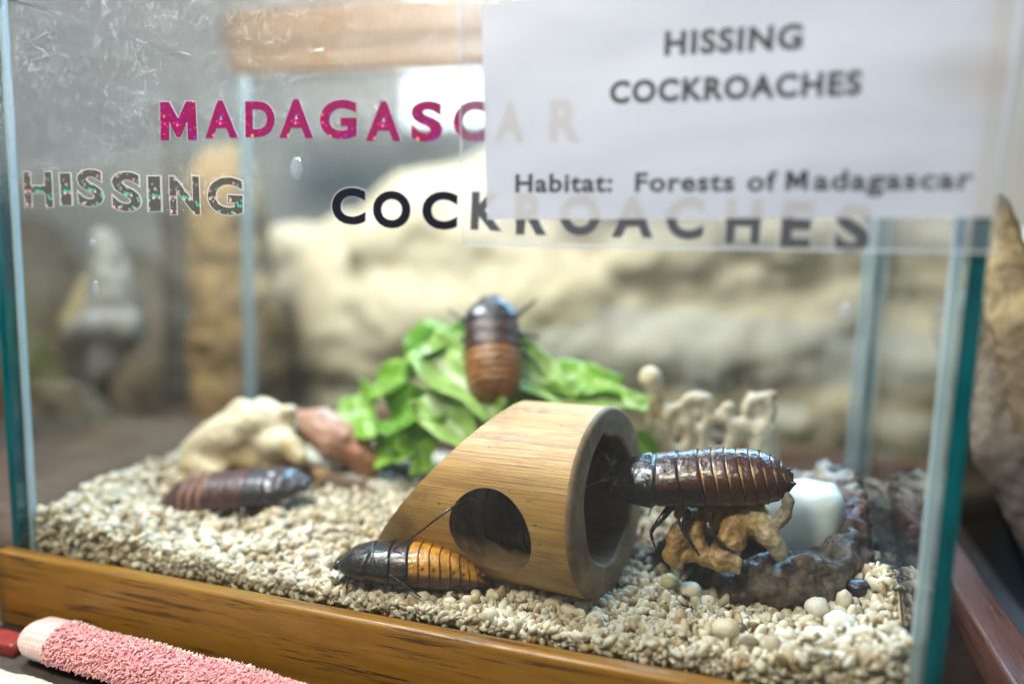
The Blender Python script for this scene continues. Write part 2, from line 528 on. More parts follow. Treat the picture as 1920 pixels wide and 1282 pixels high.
# sign and sleeve
T = NT('paper')
pc = T.ramp(T.noise(T.co(), 0.18, 3, 0.5), [(0.3, (0.72, 0.76, 0.84)), (0.7, (0.77, 0.80, 0.87))])
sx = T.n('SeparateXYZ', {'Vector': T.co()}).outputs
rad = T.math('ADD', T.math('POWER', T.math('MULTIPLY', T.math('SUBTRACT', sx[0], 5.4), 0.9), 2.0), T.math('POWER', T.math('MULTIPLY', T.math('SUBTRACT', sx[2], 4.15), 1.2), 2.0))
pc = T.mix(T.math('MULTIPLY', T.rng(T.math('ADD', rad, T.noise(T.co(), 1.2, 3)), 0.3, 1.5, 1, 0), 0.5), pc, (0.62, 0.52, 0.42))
pw_ = T.bump(T.noise(T.co((0.5, 1, 1)), 0.28, 2, 0.4), 0.35, 1.2)
pd = T.shmix(0.25, T.n('BsdfDiffuse', {'Color': pc, 'Normal': pw_}).outputs[0], T.n('BsdfTranslucent', {'Color': (0.8, 0.8, 0.84)}).outputs[0])
M['paper'] = T.done(T.shmix(0.075, pd, T.n('BsdfTransparent', {'Color': (1, 1, 1)}).outputs[0]))
T = NT('plastic_sleeve')
M['sleeve'] = T.done(T.shmix(0.06, pane_faces(T, (0.97, 0.98, 1.0)), T.n('BsdfDiffuse', {'Color': (0.75, 0.8, 0.9)}).outputs[0]))
T = NT('sleeve_weld')
M['weld'] = T.done(T.shmix(0.3, pane_faces(T), T.n('BsdfDiffuse', {'Color': (0.8, 0.85, 0.95)}).outputs[0]))
T = NT('silicone_dim')
M['silicone_dim'] = T.done(T.shmix(0.38, T.n('BsdfTransparent', {'Color': (0.88, 0.95, 0.97)}).outputs[0], T.pbr((0.38, 0.46, 0.48), 0.35)))  # greyer copy for the back seams: dimmer light put into its colour
T = NT('ink')
M['ink'] = T.done(T.pbr((0.012, 0.012, 0.02), 0.5))

# stickers
T = NT('sticker_black')
M['st_black'] = T.done(T.pbr((0.008, 0.009, 0.022), 0.3))


def glitter(name, base, dots, dens, scale, rough, metal):
    T = NT(name)
    v = T.n('TexVoronoi', {'Vector': T.co((1, 0.05, 1)), 'Scale': scale}, feature='F1')
    r = T.n('SeparateColor', {'Color': v.outputs['Color']}).outputs
    hue = T.n('CombineColor', {0: r[1], 1: 0.75, 2: 0.9}, mode='HSV').outputs[0]
    if dots: hue = T.ramp(r[1], dots)
    zone = T.rng(T.noise(T.co(), 0.9, 2, 0.5), 0.42, 0.60)
    on = T.math('MULTIPLY', T.math('GREATER_THAN', r[0], 1 - dens), T.math('LESS_THAN', v.outputs['Distance'], 0.42))
    on = T.math('MULTIPLY', on, T.math('ADD', T.math('MULTIPLY', zone, 0.6), 0.4))
    var = T.mix(T.rng(r[2], 0, 1, 0, 0.45), base, tuple(c * 0.45 for c in base))
    return T.done(T.pbr(T.mix(on, var, hue), rough, metal=metal, spec=0.5))


M['st_pink'] = glitter('sticker_pink', (0.27, 0.006, 0.115), [(0.0, (0.12, 0.03, 0.75)), (0.45, (0.75, 0.02, 0.12)), (0.8, (0.9, 0.05, 0.25)), (1.0, (1.0, 0.45, 0.02))], 0.42, 8.0, 0.42, 0.0)
M['st_silver'] = glitter('sticker_silver', (0.105, 0.105, 0.10), [(0.0, (0.05, 0.60, 0.38)), (0.25, (0.1, 0.5, 0.65)), (0.45, (0.45, 0.15, 0.7)), (0.6, (0.02, 0.02, 0.02)), (0.75, (0.75, 0.72, 0.68)), (1.0, (0.8, 0.2, 0.45))], 0.78, 7.5, 0.4, 0.0)
T = NT('sticker_border')
M['st_border'] = T.done(T.shmix(0.42, T.n('BsdfTransparent', {'Color': (1, 1, 1)}).outputs[0], T.n('BsdfDiffuse', {'Color': (0.8, 0.82, 0.85)}).outputs[0]))

# window glow
T = NT('window_glow')
M['window'] = T.done(T.n('Emission', {'Color': (0.86, 0.92, 1.0), 'Strength': 3.2}).outputs[0])
T = NT('water')
M['water'] = T.done(T.shmix(0.16, pane_faces(T, (0.93, 0.95, 1.0)), T.pbr((0.75, 0.82, 0.9), 0.1)))

# ------------------------------------------------------------------ the setting
mb = MB(); mb.add(*box_vf(-120, 140, -90, 110, -4.8, -2.8)); o = mb.build('table_top', M['table'], smooth=False); tag(o, kind='structure')
mb = MB(); mb.add(*box_vf(-120, 140, 70, 72, -2.8, 90)); o = mb.build('wall', M['wall'], smooth=False); tag(o, kind='structure')

# bright window in the wall, planks in front of it
win = tag(empty('window', (4, 66, 30)), 'glaring white window showing between the planks behind the tank', 'window')
mb = MB(); mb.add(*box_vf(-15.6, 14, 66, 66.6, 24.6, 60)); mb.build('window_glass', M['window'], win, (4, 66, 30), smooth=False).location = (0, 0, 0)
mb = MB()
for b in ((-16.8, -15.6, 65.4, 68, 23.4, 61), (14, 15.2, 65.4, 68, 23.4, 61), (-15.6, 14, 65.4, 68, 23.4, 24.6), (-15.6, 14, 65.4, 68, 60, 61)):
    mb.add(*box_vf(*b))
mb.build('window_frame', M['wall'], win, (4, 66, 30), smooth=False).location = (0, 0, 0)

v, f = bar_x(-21, 16, 40, 42.5, 25.5, 27.7, 0.3)
mb = MB(); mb.add(v, f); o = mb.build('wooden_plank', M['beam'], origin=(0, 40, 25.5)); tag(o, 'lower of the two honey coloured planks behind the tank top', 'plank', 'planks behind the tank')
v, f = bar_x(-21.6, 16, 40.2, 42.9, 27.95, 31.2, 0.3)
mb = MB(); mb.add(v, f); o = mb.build('wooden_plank', M['beam'], origin=(0, 40, 28.5)); tag(o, 'upper of the two honey coloured planks behind the tank top', 'plank', 'planks behind the tank')

CREAM = (0.52, 0.43, 0.295); TAN = (0.50, 0.41, 0.27); GREY = (0.40, 0.37, 0.31)
caps = [((-9, 33, 3), 6, (-4, 35, 8), 6, CREAM), ((-3, 35, 5), 8, (3, 36, 9), 8.5, CREAM), ((3, 36, 8), 9, (12, 37, 11), 9.5, CREAM),
        ((12, 37, 8), 10, (22, 37, 10), 9.5, CREAM), ((22, 37, 7), 9.5, (32, 37, 8), 9, TAN), ((32, 37, 4), 9, (42, 38, 3), 8, GREY),
        ((-10, 31, 9), 2.6, (-8, 31, 10), 2.4, CREAM), ((0, 28, 11), 2.2, (5, 28, 13), 2.0, CREAM), ((8, 27, 6), 2.0, (14, 27, 8), 2.4, TAN),
        ((-6, 32, -1), 5, (42, 32, -1), 5, TAN), ((-4, 33, 4), 7, (38, 33, 3), 7, TAN), ((4, 32, 10), 6, (34, 32, 9), 6, CREAM), ((16, 29, 14), 4.0, (30, 29, 13), 4.0, TAN), ((2, 29, 6), 4.0, (12, 29, 7), 4.0, CREAM), ((14, 29, 5), 4.0, (34, 30, 5), 4.0, GREY), ((34, 30, 10), 3.5, (44, 32, 9), 3.5, TAN), ((18, 27, 11), 2.2, (25, 28, 12), 2.2, CREAM), ((24, 27, 5), 2.2, (30, 28, 6), 2.2, GREY), ((-2, 28, 4), 2.0, (3, 28, 5), 2.0, GREY)]
v, f, c = blob(caps, 0.45, 8, 0.6, 0.3, 0.2, 0.7, 3.0)
mb = MB(); mb.add(v, f, 0, c); o = mb.build('pale_rock', M['pale_rock'], origin=(14, 36, -2.8)); tag(o, 'huge pale lumpy rock filling the blurred background behind the tank', 'rock')

BR = (0.22, 0.13, 0.045); DK = (0.035, 0.03, 0.026); GB = (0.22, 0.205, 0.18)
def wood_blob(name, caps, label, cat, seed, amp=0.35, vox=0.3, mat='driftwood', origin=None, group=None):
    v, f, c = blob(caps, vox, 3, amp, 0.5, 0.08, 2.5, seed)
    mb = MB(); mb.add(v, f, 0, c)
    lo = min(v, key=lambda p: p[2])
    o = mb.build(name, M[mat], origin=origin or tuple(lo)); tag(o, label, cat, group)
    return o

wood_blob('driftwood_post', [((-6.2, 21, -2.0), 3.1, (-6.8, 21, 14.5), 2.3, BR), ((-4.6, 20.6, 3), 2.0, (-4.8, 20.6, 7), 1.9, BR)], 'upright brown driftwood post seen through the left pane', 'driftwood', 1)
wood_blob('dark_post', [((-12.6, 24, -2.2), 1.6, (-13.0, 24, 19), 1.1, DK)], 'narrow dark upright post left of the brown driftwood post', 'post', 2, 0.15)
wood_blob('grey_stone', [((-11.57, 16.00, 10.88), 0.8, (-10.97, 16.00, 7.45), 1.5, GB), ((-11.26, 16.00, 9.33), 1.0, (-13.89, 16.00, 5.36), 1.2, (0.34, 0.26, 0.12)), ((-13.89, 16.00, 5.36), 1.2, (-10.66, 16.00, 5.88), 1.6, GB), ((-11.03, 16.00, 6.17), 1.6, (-11.87, 16.00, 3.05), 0.7, (0.36, 0.36, 0.38)), ((-13.72, 16.00, 4.72), 1.2, (-12.5, 16.4, -1.9), 0.9, DK)], 'pale grey wedge-shaped stone seen through the left pane', 'stone', 3, 0.2)
SB = (0.085, 0.056, 0.028)
wood_blob('driftwood_stump', [((-36.85, 32.00, 7.97), 4.6, (-36.05, 30.00, 3.44), 4.8, SB), ((-25.67, 33.00, 5.61), 4.0, (-21.93, 30.00, 2.50), 4.0, SB), ((-33.95, 34.00, 2.21), 4.5, (-29.64, 34.00, 3.44), 4.5, SB), ((-35.76, 30.00, 7.15), 4.2, (-30.25, 28.00, -5.01), 5.5, SB), ((-30.25, 28.00, -5.01), 5.0, (-24, 27, 1.0), 3.8, SB), ((-21.93, 30.00, 2.50), 3.4, (-18.81, 28.00, -3.44), 4.0, SB), ((-18.81, 28.00, -3.44), 4.0, (-14, 27, 0.4), 3.2, SB), ((-30.06, 28.00, -2.27), 4, (-21.20, 29.00, -1.69), 3.6, SB)], 'broad dark driftwood stump filling the dim corner beyond the left pane', 'driftwood', 4)
wood_blob('driftwood_log', [((33.55, 15.00, 13.14), 1.0, (34.99, 13.00, 8.68), 1.25, (0.34, 0.25, 0.13)), ((34.99, 13.00, 8.68), 1.25, (38.5, 11.5, -1.8), 1.6, (0.20, 0.14, 0.085))], 'upper tan driftwood log leaning outside the right pane', 'driftwood', 5, 0.15, 0.15, group='driftwood logs right of the tank')
wood_blob('driftwood_log', [((33.76, 16.00, 8.51), 1.5, (35.15, 13.50, 4.20), 1.5, (0.20, 0.155, 0.115)), ((35.15, 13.50, 4.20), 1.5, (38.0, 10.6, -1.6), 1.4, (0.12, 0.09, 0.07))], 'lower grey-brown driftwood log leaning outside the right pane', 'driftwood', 6, 0.2, 0.15, group='driftwood logs right of the tank')
mb = MB(); v, f = bar_x(36.3, 60, 12, 27, -2.8, 4.6, 0.5); mb.add(v, f); o = mb.build('gap_darkener', M['black'], origin=(46, 22, -2.8)); tag(o, 'black block added to darken the gap under the driftwood at right', 'box')  # added block, only there to keep the gap under the driftwood dark
mb = MB(); v, f = bar_y(-12, -2.6, 2.0, 21, -2.8, 0.0, 0.2); mb.add(v, f); o = mb.build('wooden_board', M['tray_floor'], origin=(-7, 11, -2.8)); tag(o, 'dark brown board lying on the table left of the tank', 'board')

# ------------------------------------------------------------------ wooden tray that carries the tank
tray = tag(empty('wooden_tray', (15, 10, -2.8)), 'golden oak tray the glass tank stands in', 'tray')
TO = (15, 10, -2.8)
def tray_part(name, vf, mat):
    mb = MB(); mb.add(*vf); o = mb.build(name, mat, tray, TO); o.location = (0, 0, 0); return o
tray_part('front_rail', bar_x(-0.42, 33.95, -0.62, -0.02, -2.78, 0.0, 0.16, 4, 60), M['oak'])
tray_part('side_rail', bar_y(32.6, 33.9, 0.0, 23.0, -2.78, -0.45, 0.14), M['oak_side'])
tray_part('back_rail', bar_x(-0.42, 33.9, 23.02, 24.2, -2.78, 0.5, 0.14), M['back_rail'])
tray_part('tray_floor', box_vf(-0.42, 32.58, 0.0, 23.0, -2.78, -1.6), M['tray_floor'])

# ------------------------------------------------------------------ glass tank
tank = tag(empty('glass_tank', (15, 7, -1.6)), 'open glass tank with lettering stickers on its front pane', 'tank')
KO = (15, 7, -1.6); ZT = 19.3
def tank_part(name, vf, mats, mi, smooth=False):
    mb = MB(); mb.add(*vf, mi); o = mb.build(name, mats, tank, KO, smooth); o.location = (0, 0, 0); return o
G3 = [M['glass'], M['glass_edge'], M['glass_front']]
front_pane = tank_part('front_pane', box_vf(0.01, 29.58, 0.0, 0.4, -1.59, ZT), G3, [1, 1, 2, 0, 0, 1])
tank_part('side_pane', box_vf(-0.34, 0.0, 0.0, 13.8, -1.59, ZT), G3, [1, 1, 1, 0, 1, 0])
tank_part('side_pane', box_vf(29.6, 30.0, 0.0, 13.8, -1.59, ZT), G3, [1, 1, 1, 0, 1, 0])
tank_part('back_pane', box_vf(0.01, 29.58, 13.4, 13.8, -1.59, ZT), G3, [1, 1, 0, 1, 0, 1])
tank_part('silicone_seam', box_vf(0.02, 0.15, 0.41, 0.62, -1.58, ZT - 0.1), M['silicone'], 0)
tank_part('silicone_seam', box_vf(29.36, 29.58, 0.41, 0.62, -1.58, ZT - 0.1), M['silicone'], 0)
tank_part('silicone_seam', box_vf(0.02, 0.6, 13.1, 13.39, -1.58, ZT - 0.1), M['silicone_dim'], 0)
tank_part('silicone_seam', box_vf(29.1, 29.58, 13.1, 13.39, -1.58, ZT - 0.1), M['silicone_dim'], 0)


# lettering -----------------------------------------------------------
def text_vf(body, offset, extrude=0.0, spacing=1.0):
    cu = bpy.data.curves.new('t', 'FONT'); cu.body = body; cu.size = 1; cu.offset = offset; cu.extrude = extrude; cu.space_character = spacing; cu.resolution_u = 5
    ob = bpy.data.objects.new('t', cu); COL.objects.link(ob)
    me = evaluated(ob); drop(ob)
    v = [tuple(w.co) for w in me.vertices]; f = [tuple(p.vertices) for p in me.polygons]
    bpy.data.meshes.remove(me)
    return v, f


def bbox2(v):
    xs = [p[0] for p in v]; ys = [p[1] for p in v]
    return min(xs), min(ys), max(xs), max(ys)


def letter_m(g):
    # a heavy M with splayed legs, grown outward by g
    p = [(0 - g, 0 - g), (0.02 - g, 1 + g), (0.27 + g, 1 + g), (0.5, 0.56 + g * 2), (0.73 - g, 1 + g), (0.98 + g, 1 + g), (1 + g, 0 - g), (0.755 - g, 0 - g), (0.745 - g, 0.5), (0.555 + g, 0.08 - g), (0.445 - g, 0.08 - g), (0.255 + g, 0.5), (0.245 + g, 0 - g)]
    t = [(0, 1, 11), (0, 11, 12), (1, 2, 11), (2, 3, 11), (3, 10, 11), (3, 9, 10), (3, 8, 9), (3, 4, 8), (4, 5, 8), (5, 6, 8), (6, 7, 8)]
    return [(a, b, 0.004) for a, b in p], [tuple(reversed(k)) for k in t]


def sticker(ch, x0, z0, x1, z1, mat, y, tilt=0.0):
    sil = mat == M['st_silver']
    v, f = text_vf(ch, 0.022 if sil else 0.040, 0.004); b = bbox2(v)
    if ch == 'M': v, f = letter_m(0.0); b = (0, 0, 1, 1)
    sx = (x1 - x0) / (b[2] - b[0]); sz = (z1 - z0) / (b[3] - b[1])
    cx, cz = (x0 + x1) / 2, (z0 + z1) / 2
    def place(v, yy, th):
        out = []
        for p in v:
            dx = (p[0] - (b[0] + b[2]) / 2) * sx; dz = (p[1] - (b[1] + b[3]) / 2) * sz
            out.append((cx + dx * math.cos(tilt) - dz * math.sin(tilt), yy - p[2] * th, cz + dx * math.sin(tilt) + dz * math.cos(tilt)))
        return out
    mb = MB(); mb.add(place(v, y, 1.5), f)
    o = mb.build('letter_sticker', mat, tank, (cx, 0, cz), smooth=False); o.location = (Vector((cx, 0, cz)) - Vector(KO)) * S
    v2, f2 = text_vf(ch, 0.052 if sil else 0.066 if mat != M['st_pink'] else 0.054, 0.0)
    if ch == 'M': v2, f2 = letter_m(0.022)
    mb = MB(); mb.add(place(v2, y + 0.012, 1), f2)
    r = mb.build('clear_border', M['st_border'], o, (cx, 0, cz), smooth=False); r.location = (0, 0, 0)
    return o


for (ch, *b) in (('M', 6.830, 14.350, 8.200, 15.510), ('A', 8.500, 14.400, 9.670, 15.510), ('D', 9.950, 14.410, 10.970, 15.450), ('A', 11.130, 14.370, 12.280, 15.480), ('G', 12.490, 14.320, 13.690, 15.430), ('A', 13.980, 14.250, 15.100, 15.350), ('S', 15.390, 14.220, 16.340, 15.320), ('C', 16.660, 14.210, 17.700, 15.290), ('A', 17.900, 14.190, 18.730, 15.260), ('R', 19.420, 14.180, 20.290, 15.270)):
    o = sticker(ch, *b, M['st_pink'], -0.02, rng.normal(0, 0.02)); o['label'] = 'pink glitter letter ' + ch
for (ch, *b) in (('H', 1.180, 12.240, 2.360, 13.370), ('I', 2.740, 12.310, 3.150, 13.330), ('S', 3.460, 12.290, 4.470, 13.450), ('S', 4.870, 12.150, 5.970, 13.370), ('I', 6.300, 12.170, 6.740, 13.240), ('N', 7.120, 12.090, 8.210, 13.240), ('G', 8.540, 12.100, 9.790, 13.220)):
    o = sticker(ch, *b, M['st_silver'], -0.02, rng.normal(0, 0.02)); o['label'] = 'silver glitter letter ' + ch
for (ch, *b) in (('C', 12.870, 11.880, 13.970, 12.940), ('O', 14.210, 11.800, 15.400, 12.860), ('C', 15.760, 11.800, 16.830, 12.860), ('K', 17.240, 11.810, 18.150, 12.850), ('R', 18.550, 11.720, 19.420, 12.840), ('O', 19.780, 11.730, 20.880, 12.820), ('A', 21.190, 11.720, 22.270, 12.810), ('C', 22.600, 11.700, 23.540, 12.790), ('H', 24.090, 11.620, 24.920, 12.760), ('E', 25.420, 11.540, 26.120, 12.720), ('S', 26.660, 11.470, 27.440, 12.660)):
    o = sticker(ch, *b, M['st_black'], -0.02, rng.normal(0, 0.012)); o['label'] = 'black letter ' + ch

# paper sign in a plastic sleeve --------------------------------------
sign = tag(empty('paper_sign', (23.7, -0.06, 11.4)), 'white printed paper sign in a clear sleeve taped over the front glass', 'sign')
SO = (23.7, -0.06, 11.4)
def quad_box(bl, br, tr, tl, y0, y1):
    P = (bl, br, tr, tl)
    v = [(p[0], y0, p[1]) for p in P] + [(p[0], y1, p[1]) for p in P]
    return v, [(0, 1, 2, 3), (7, 6, 5, 4), (0, 4, 5, 1), (1, 5, 6, 2), (2, 6, 7, 3), (3, 7, 4, 0)]
def sign_part(name, vf, mat):
    mb = MB(); mb.add(*vf); o = mb.build(name, mat, sign, SO, False); o.location = (0, 0, 0); return o
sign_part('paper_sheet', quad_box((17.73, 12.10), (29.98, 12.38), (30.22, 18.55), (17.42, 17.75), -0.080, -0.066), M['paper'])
sign_part('plastic_sleeve', quad_box((17.02, 11.36), (30.12, 11.55), (30.5, 19.6), (16.72, 18.9), -0.115, -0.050), M['sleeve'])
v = []; f = []
for q in (((17.02, 11.36), (30.12, 11.55), (30.12, 11.63), (17.02, 11.44)), ((17.02, 11.46), (17.06, 11.46), (16.77, 18.9), (16.72, 18.9))):
    a, b = quad_box(*q, -0.130, -0.117); f += [tuple(i + len(v) for i in k) for k in b]; v += a
sign_part('welded_hem', (v, f), M['weld'])

def sign_text(body, p0, p1, cap, off=0.02, spacing=1.0):
    v, f = text_vf(body, off, 0.0, spacing) if body != 'M' else letter_m(0.0); b = bbox2(v)
    h, _ = text_vf('H', off); hb = bbox2(h); capu = hb[3] if body != 'M' else 1.0
    p0 = Vector((p0[0], p0[2])); p1 = Vector((p1[0], p1[2])); d = p1 - p0
    sx = d.length / (b[2] - b[0]); d.normalize(); n = Vector((-d.y, d.x)); sz = cap / capu
    out = []
    for p in v:
        q = p0 + d * ((p[0] - b[0]) * sx) + n * (p[1] * sz)
        out.append((q.x, -0.084, q.y))
    sign_part('printed_line', (out, f), M['ink'])
sign_text('HISSING', (22.33, 0.00, 16.28), (25.58, 0.00, 16.30), 0.56, 0.04, 1.14)
sign_text('COCKROACHES', (21.00, 0.00, 15.14), (26.97, 0.00, 15.20), 0.54, 0.04, 1.14)
sign_text('Habitat:  Forests of', (18.52, 0.00, 12.86), (25.24, 0.00, 12.95), 0.47, 0.028, 1.1)
sign_text('M', (25.44, 0.00, 12.95), (25.96, 0.00, 12.97), 0.47)
sign_text('adagascar', (26.08, 0.00, 12.97), (29.51, 0.00, 13.03), 0.47, 0.028, 1.1)

# water drops on the pane ---------------------------------------------
for (p, rx, rz, lab) in (((11.68, 0.00, 13.49), 0.20, 0.34, 'large water drop on the glass under the pink letters'), ((4.00, 0.00, 9.59), 0.10, 0.27, 'long water drop on the left of the front pane, lowest of its run'),
                         ((3.98, 0.00, 11.07), 0.08, 0.14, 'small water drop on the left of the front pane, upper of its run'), ((27.06, 0.00, 10.03), 0.19, 0.26, 'blurred water drop on the glass near the right back corner')):
    v, f = capsule_vf((0, 0, 0), 0.5, (0, 0, 0.01), 0.5, 16, 8)
    v = [(q[0] * 2 * rx * (1 - 0.25 * q[2]), -abs(q[1]) * 0.25 if q[1] < 0 else 0.0, q[2] * 2 * rz) for q in v]
    mb = MB(); mb.add([(q[0] + p[0], q[1] - 0.002, q[2] + p[2]) for q in v], f)
    o = mb.build('water_drop', M['water'], origin=(p[0], 0, p[2])); tag(o, lab, 'water drop', 'water drops on the front pane')

# ------------------------------------------------------------------ gravel bed
GP = [(0.4,.4,1.15),(3,.4,.85),(6,.4,.4),(10,.4,.15),(13,.4,.08),(17,.4,0.02),(21,.4,.02),(25,.4,.15),(28,.4,.7),(29.6,.4,1.5),
      (0.4,3.4,1.5),(0.4,6.6,1.45),(0.4,13,1.4),(3,3.2,.85),(5,4,.65),(9,4,.95),(5,7,1.3),(9,8,1.35),(12,3,.45),(12,5,1.0),(12,9,1.4),
      (17,3,.12),(21,3,.15),(24,3,.25),(24,6,.6),(27,3.2,.45),(29.6,4,1.9),(29.6,10.5,2.1),(29.6,13,2.1),(26,10,1.4),(20,10,1.4),(28.6,3,.9),(17,6,.4),(21,6,.4),(8,2,.45),(12,1.5,.15)]
GA = np.array(GP)
def ground(x, y):
    x = np.asarray(x, float); y = np.asarray(y, float)
    d2 = (x[..., None] - GA[:, 0]) ** 2 + (y[..., None] - GA[:, 1]) ** 2 + 0.35
    w = d2 ** -1.7
    z = (w * GA[:, 2]).sum(-1) / w.sum(-1)
    return z + 0.08 * np.sin(x * 1.9 + 1.3 * np.sin(y * 1.1)) * np.sin(y * 2.3 + x * .7) + 0.04 * np.sin(x * 4.1 + y * 3.3) + 0.05 * np.sin(x * 6.7 - y * 2.9 + np.sin(x * 2.2)) * np.sin(y * 5.1 + x)


def ico():
    t = (1 + 5 ** .5) / 2
    v = np.array([(-1, t, 0), (1, t, 0), (-1, -t, 0), (1, -t, 0), (0, -1, t), (0, 1, t), (0, -1, -t), (0, 1, -t), (t, 0, -1), (t, 0, 1), (-t, 0, -1), (-t, 0, 1)], float)
    f = [(0, 11, 5), (0, 5, 1), (0, 1, 7), (0, 7, 10), (0, 10, 11), (1, 5, 9), (5, 11, 4), (11, 10, 2), (10, 7, 6), (7, 1, 8), (3, 9, 4), (3, 4, 2), (3, 2, 6), (3, 6, 8), (3, 8, 9), (4, 9, 5), (2, 4, 11), (6, 2, 10), (8, 6, 7), (9, 8, 1)]
    v /= np.linalg.norm(v, axis=1)[:, None]
    return v, np.array(f)
def subdiv(v, f):
    v = [tuple(p) for p in v]; cache = {}; out = []
    def mid(a, b):
        k = (min(a, b), max(a, b))
        if k not in cache:
            m = (np.array(v[a]) + np.array(v[b])) / 2; m /= np.linalg.norm(m); v.append(tuple(m)); cache[k] = len(v) - 1
        return cache[k]
    for a, b, c in f:
        p, q, r = mid(a, b), mid(b, c), mid(c, a)
        out += [(a, p, r), (b, q, p), (c, r, q), (p, q, r)]
    return np.array(v), np.array(out)
I0 = ico(); I1 = subdiv(*I0)


def rand_rot(n, flat=0.0):
    q = rng.normal(size=(n, 4))
    q[:, 0] += flat; 
    q /= np.linalg.norm(q, axis=1)[:, None]
    w, x, y, z = q.T
    return np.stack([1 - 2 * (y * y + z * z), 2 * (x * y - z * w), 2 * (x * z + y * w), 2 * (x * y + z * w), 1 - 2 * (x * x + z * z), 2 * (y * z - x * w), 2 * (x * z - y * w), 2 * (y * z + x * w), 1 - 2 * (x * x + y * y)], 1).reshape(n, 3, 3)


def pebbles(pos, size, tmpl, col):
    """pos n x 3, size n -> big vertex/triangle arrays of seed-shaped pebbles"""
    n = len(pos); tv, tf = tmpl
    P = np.repeat(tv[None], n, 0).copy()
    # seeds: one pointed end, flattened, a little bent and dented
    taper = rng.uniform(0.1, 0.55, n)[:, None]
    k = 1 - taper * (P[:, :, 0] * 0.5 + 0.5) ** 1.5
    P[:, :, 1] *= k * rng.uniform(0.55, 0.85, n)[:, None]; P[:, :, 2] *= k * rng.uniform(0.32, 0.65, n)[:, None]
    P[:, :, 2] += rng.uniform(-0.2, 0.2, n)[:, None] * P[:, :, 0] ** 2
    P += rng.normal(0, 0.045, P.shape)
    P *= (size / 2)[:, None, None]
    P = np.einsum('nij,nkj->nki', rand_rot(n), P) + pos[:, None, :]
    F = tf[None] + (np.arange(n) * len(tv))[:, None, None]
    C = np.repeat(col[:, None, :], len(tv), 1)
    return P.reshape(-1, 3), F.reshape(-1, 3), C.reshape(-1, 3)


def pebble_col(n):
    t = rng.random(n)
    c = np.where(t[:, None] < 0.13, (0.40, 0.29, 0.17), np.where(t[:, None] < 0.38, (0.78, 0.75, 0.69), np.where(t[:, None] < 0.48, (0.58, 0.48, 0.34), (0.70, 0.64, 0.53))))
    c = c * rng.uniform(0.60, 0.98, (n, 1))
    k = rng.random(n) < 0.018
    c[k] = (0.06, 0.045, 0.035)
    return np.clip(c * np.array((1.03, 1.0, 0.91)), 0, 0.9)


parts = []
def add_layer(n, x0, x1, y0, y1, dz0, dz1, s0, s1, tmpl):
    x = rng.uniform(x0, x1, n); y = rng.uniform(y0, y1, n)
    z = ground(x, y) + rng.uniform(dz0, dz1, n)
    parts.append(pebbles(np.stack([x, y, z], 1), rng.uniform(s0, s1, n) * np.where(rng.random(n) < 0.25, 0.6, 1.0) * (1 + 0.5 * (rng.random(n) < 0.06)), tmpl, pebble_col(n)))
add_layer(5600, 0.25, 29.45, 0.64, 4.8, -0.20, 0.10, 0.32, 0.60, I1)
add_layer(7000, 0.25, 29.4, 4.6, 13.2, -0.15, 0.13, 0.32, 0.56, I0)
n = 2200                                            # heaped against the front glass
x = rng.uniform(0.25, 29.4, n); y = rng.uniform(0.54, 0.75, n); g = ground(x, y)
z = g - rng.random(n) * (g + 0.35) + 0.04
parts.append(pebbles(np.stack([x, y, z], 1), rng.uniform(0.28, 0.54, n), I1, pebble_col(n)))
n = 700                                             # and against the left pane
y = rng.uniform(0.6, 12.9, n); x = rng.uniform(0.14, 0.3, n); g = ground(x, y)
parts.append(pebbles(np.stack([x, y, g - rng.random(n) * 1.2], 1), rng.uniform(0.2, 0.3, n), I0, pebble_col(n)))
n = 700                                             # and against the right pane
y = rng.uniform(0.6, 12.9, n); x = rng.uniform(29.3, 29.47, n); g = ground(x, y)
parts.append(pebbles(np.stack([x, y, g - rng.random(n) * 1.2], 1), rng.uniform(0.2, 0.3, n), I0, pebble_col(n)))
# the bed under the loose grains
NX, NY = 90, 42
gx, gy = np.meshgrid(np.linspace(0.12, 29.57, NX), np.linspace(0.66, 13.25, NY))
gz = ground(gx, gy) - 0.14
bv = np.stack([gx, gy, gz], -1).reshape(-1, 3)
idx = np.arange(NX * NY).reshape(NY, NX)
bf = np.concatenate([np.stack([idx[:-1, :-1], idx[:-1, 1:], idx[1:, 1:]], -1).reshape(-1, 3), np.stack([idx[:-1, :-1], idx[1:, 1:], idx[1:, :-1]], -1).reshape(-1, 3)])
lo = bv.copy()[:NX]; lo[:, 2] = -1.55
k0 = len(bv); skirt = np.concatenate([np.stack([np.arange(NX - 1), k0 + np.arange(NX - 1), k0 + np.arange(1, NX)], 1), np.stack([np.arange(NX - 1), k0 + np.arange(1, NX), np.arange(1, NX)], 1)])
bv = np.concatenate([bv, lo]); bf = np.concatenate([bf, skirt])
parts.append((bv, bf, np.tile((0.34, 0.26, 0.16), (len(bv), 1))))
off = 0; VV = []; FF = []; CC = []
for a, b, c in parts:
    VV.append(a); FF.append(b + off); CC.append(c); off += len(a)
VV = np.concatenate(VV); FF = np.concatenate(FF); CC = np.concatenate(CC)
me = bpy.data.meshes.new('gravel')
me.vertices.add(len(VV)); me.vertices.foreach_set('co', (VV * S).ravel())
me.loops.add(len(FF) * 3); me.loops.foreach_set('vertex_index', FF.ravel().astype(np.int32))
me.polygons.add(len(FF)); me.polygons.foreach_set('loop_start', np.arange(0, len(FF) * 3, 3, dtype=np.int32))
me.update(calc_edges=True)
me.polygons.foreach_set('use_smooth', np.ones(len(FF), bool))
ca = me.color_attributes.new('col', 'FLOAT_COLOR', 'POINT'); ca.data.foreach_set('color', np.concatenate([CC, np.ones((len(CC), 1))], 1).ravel())
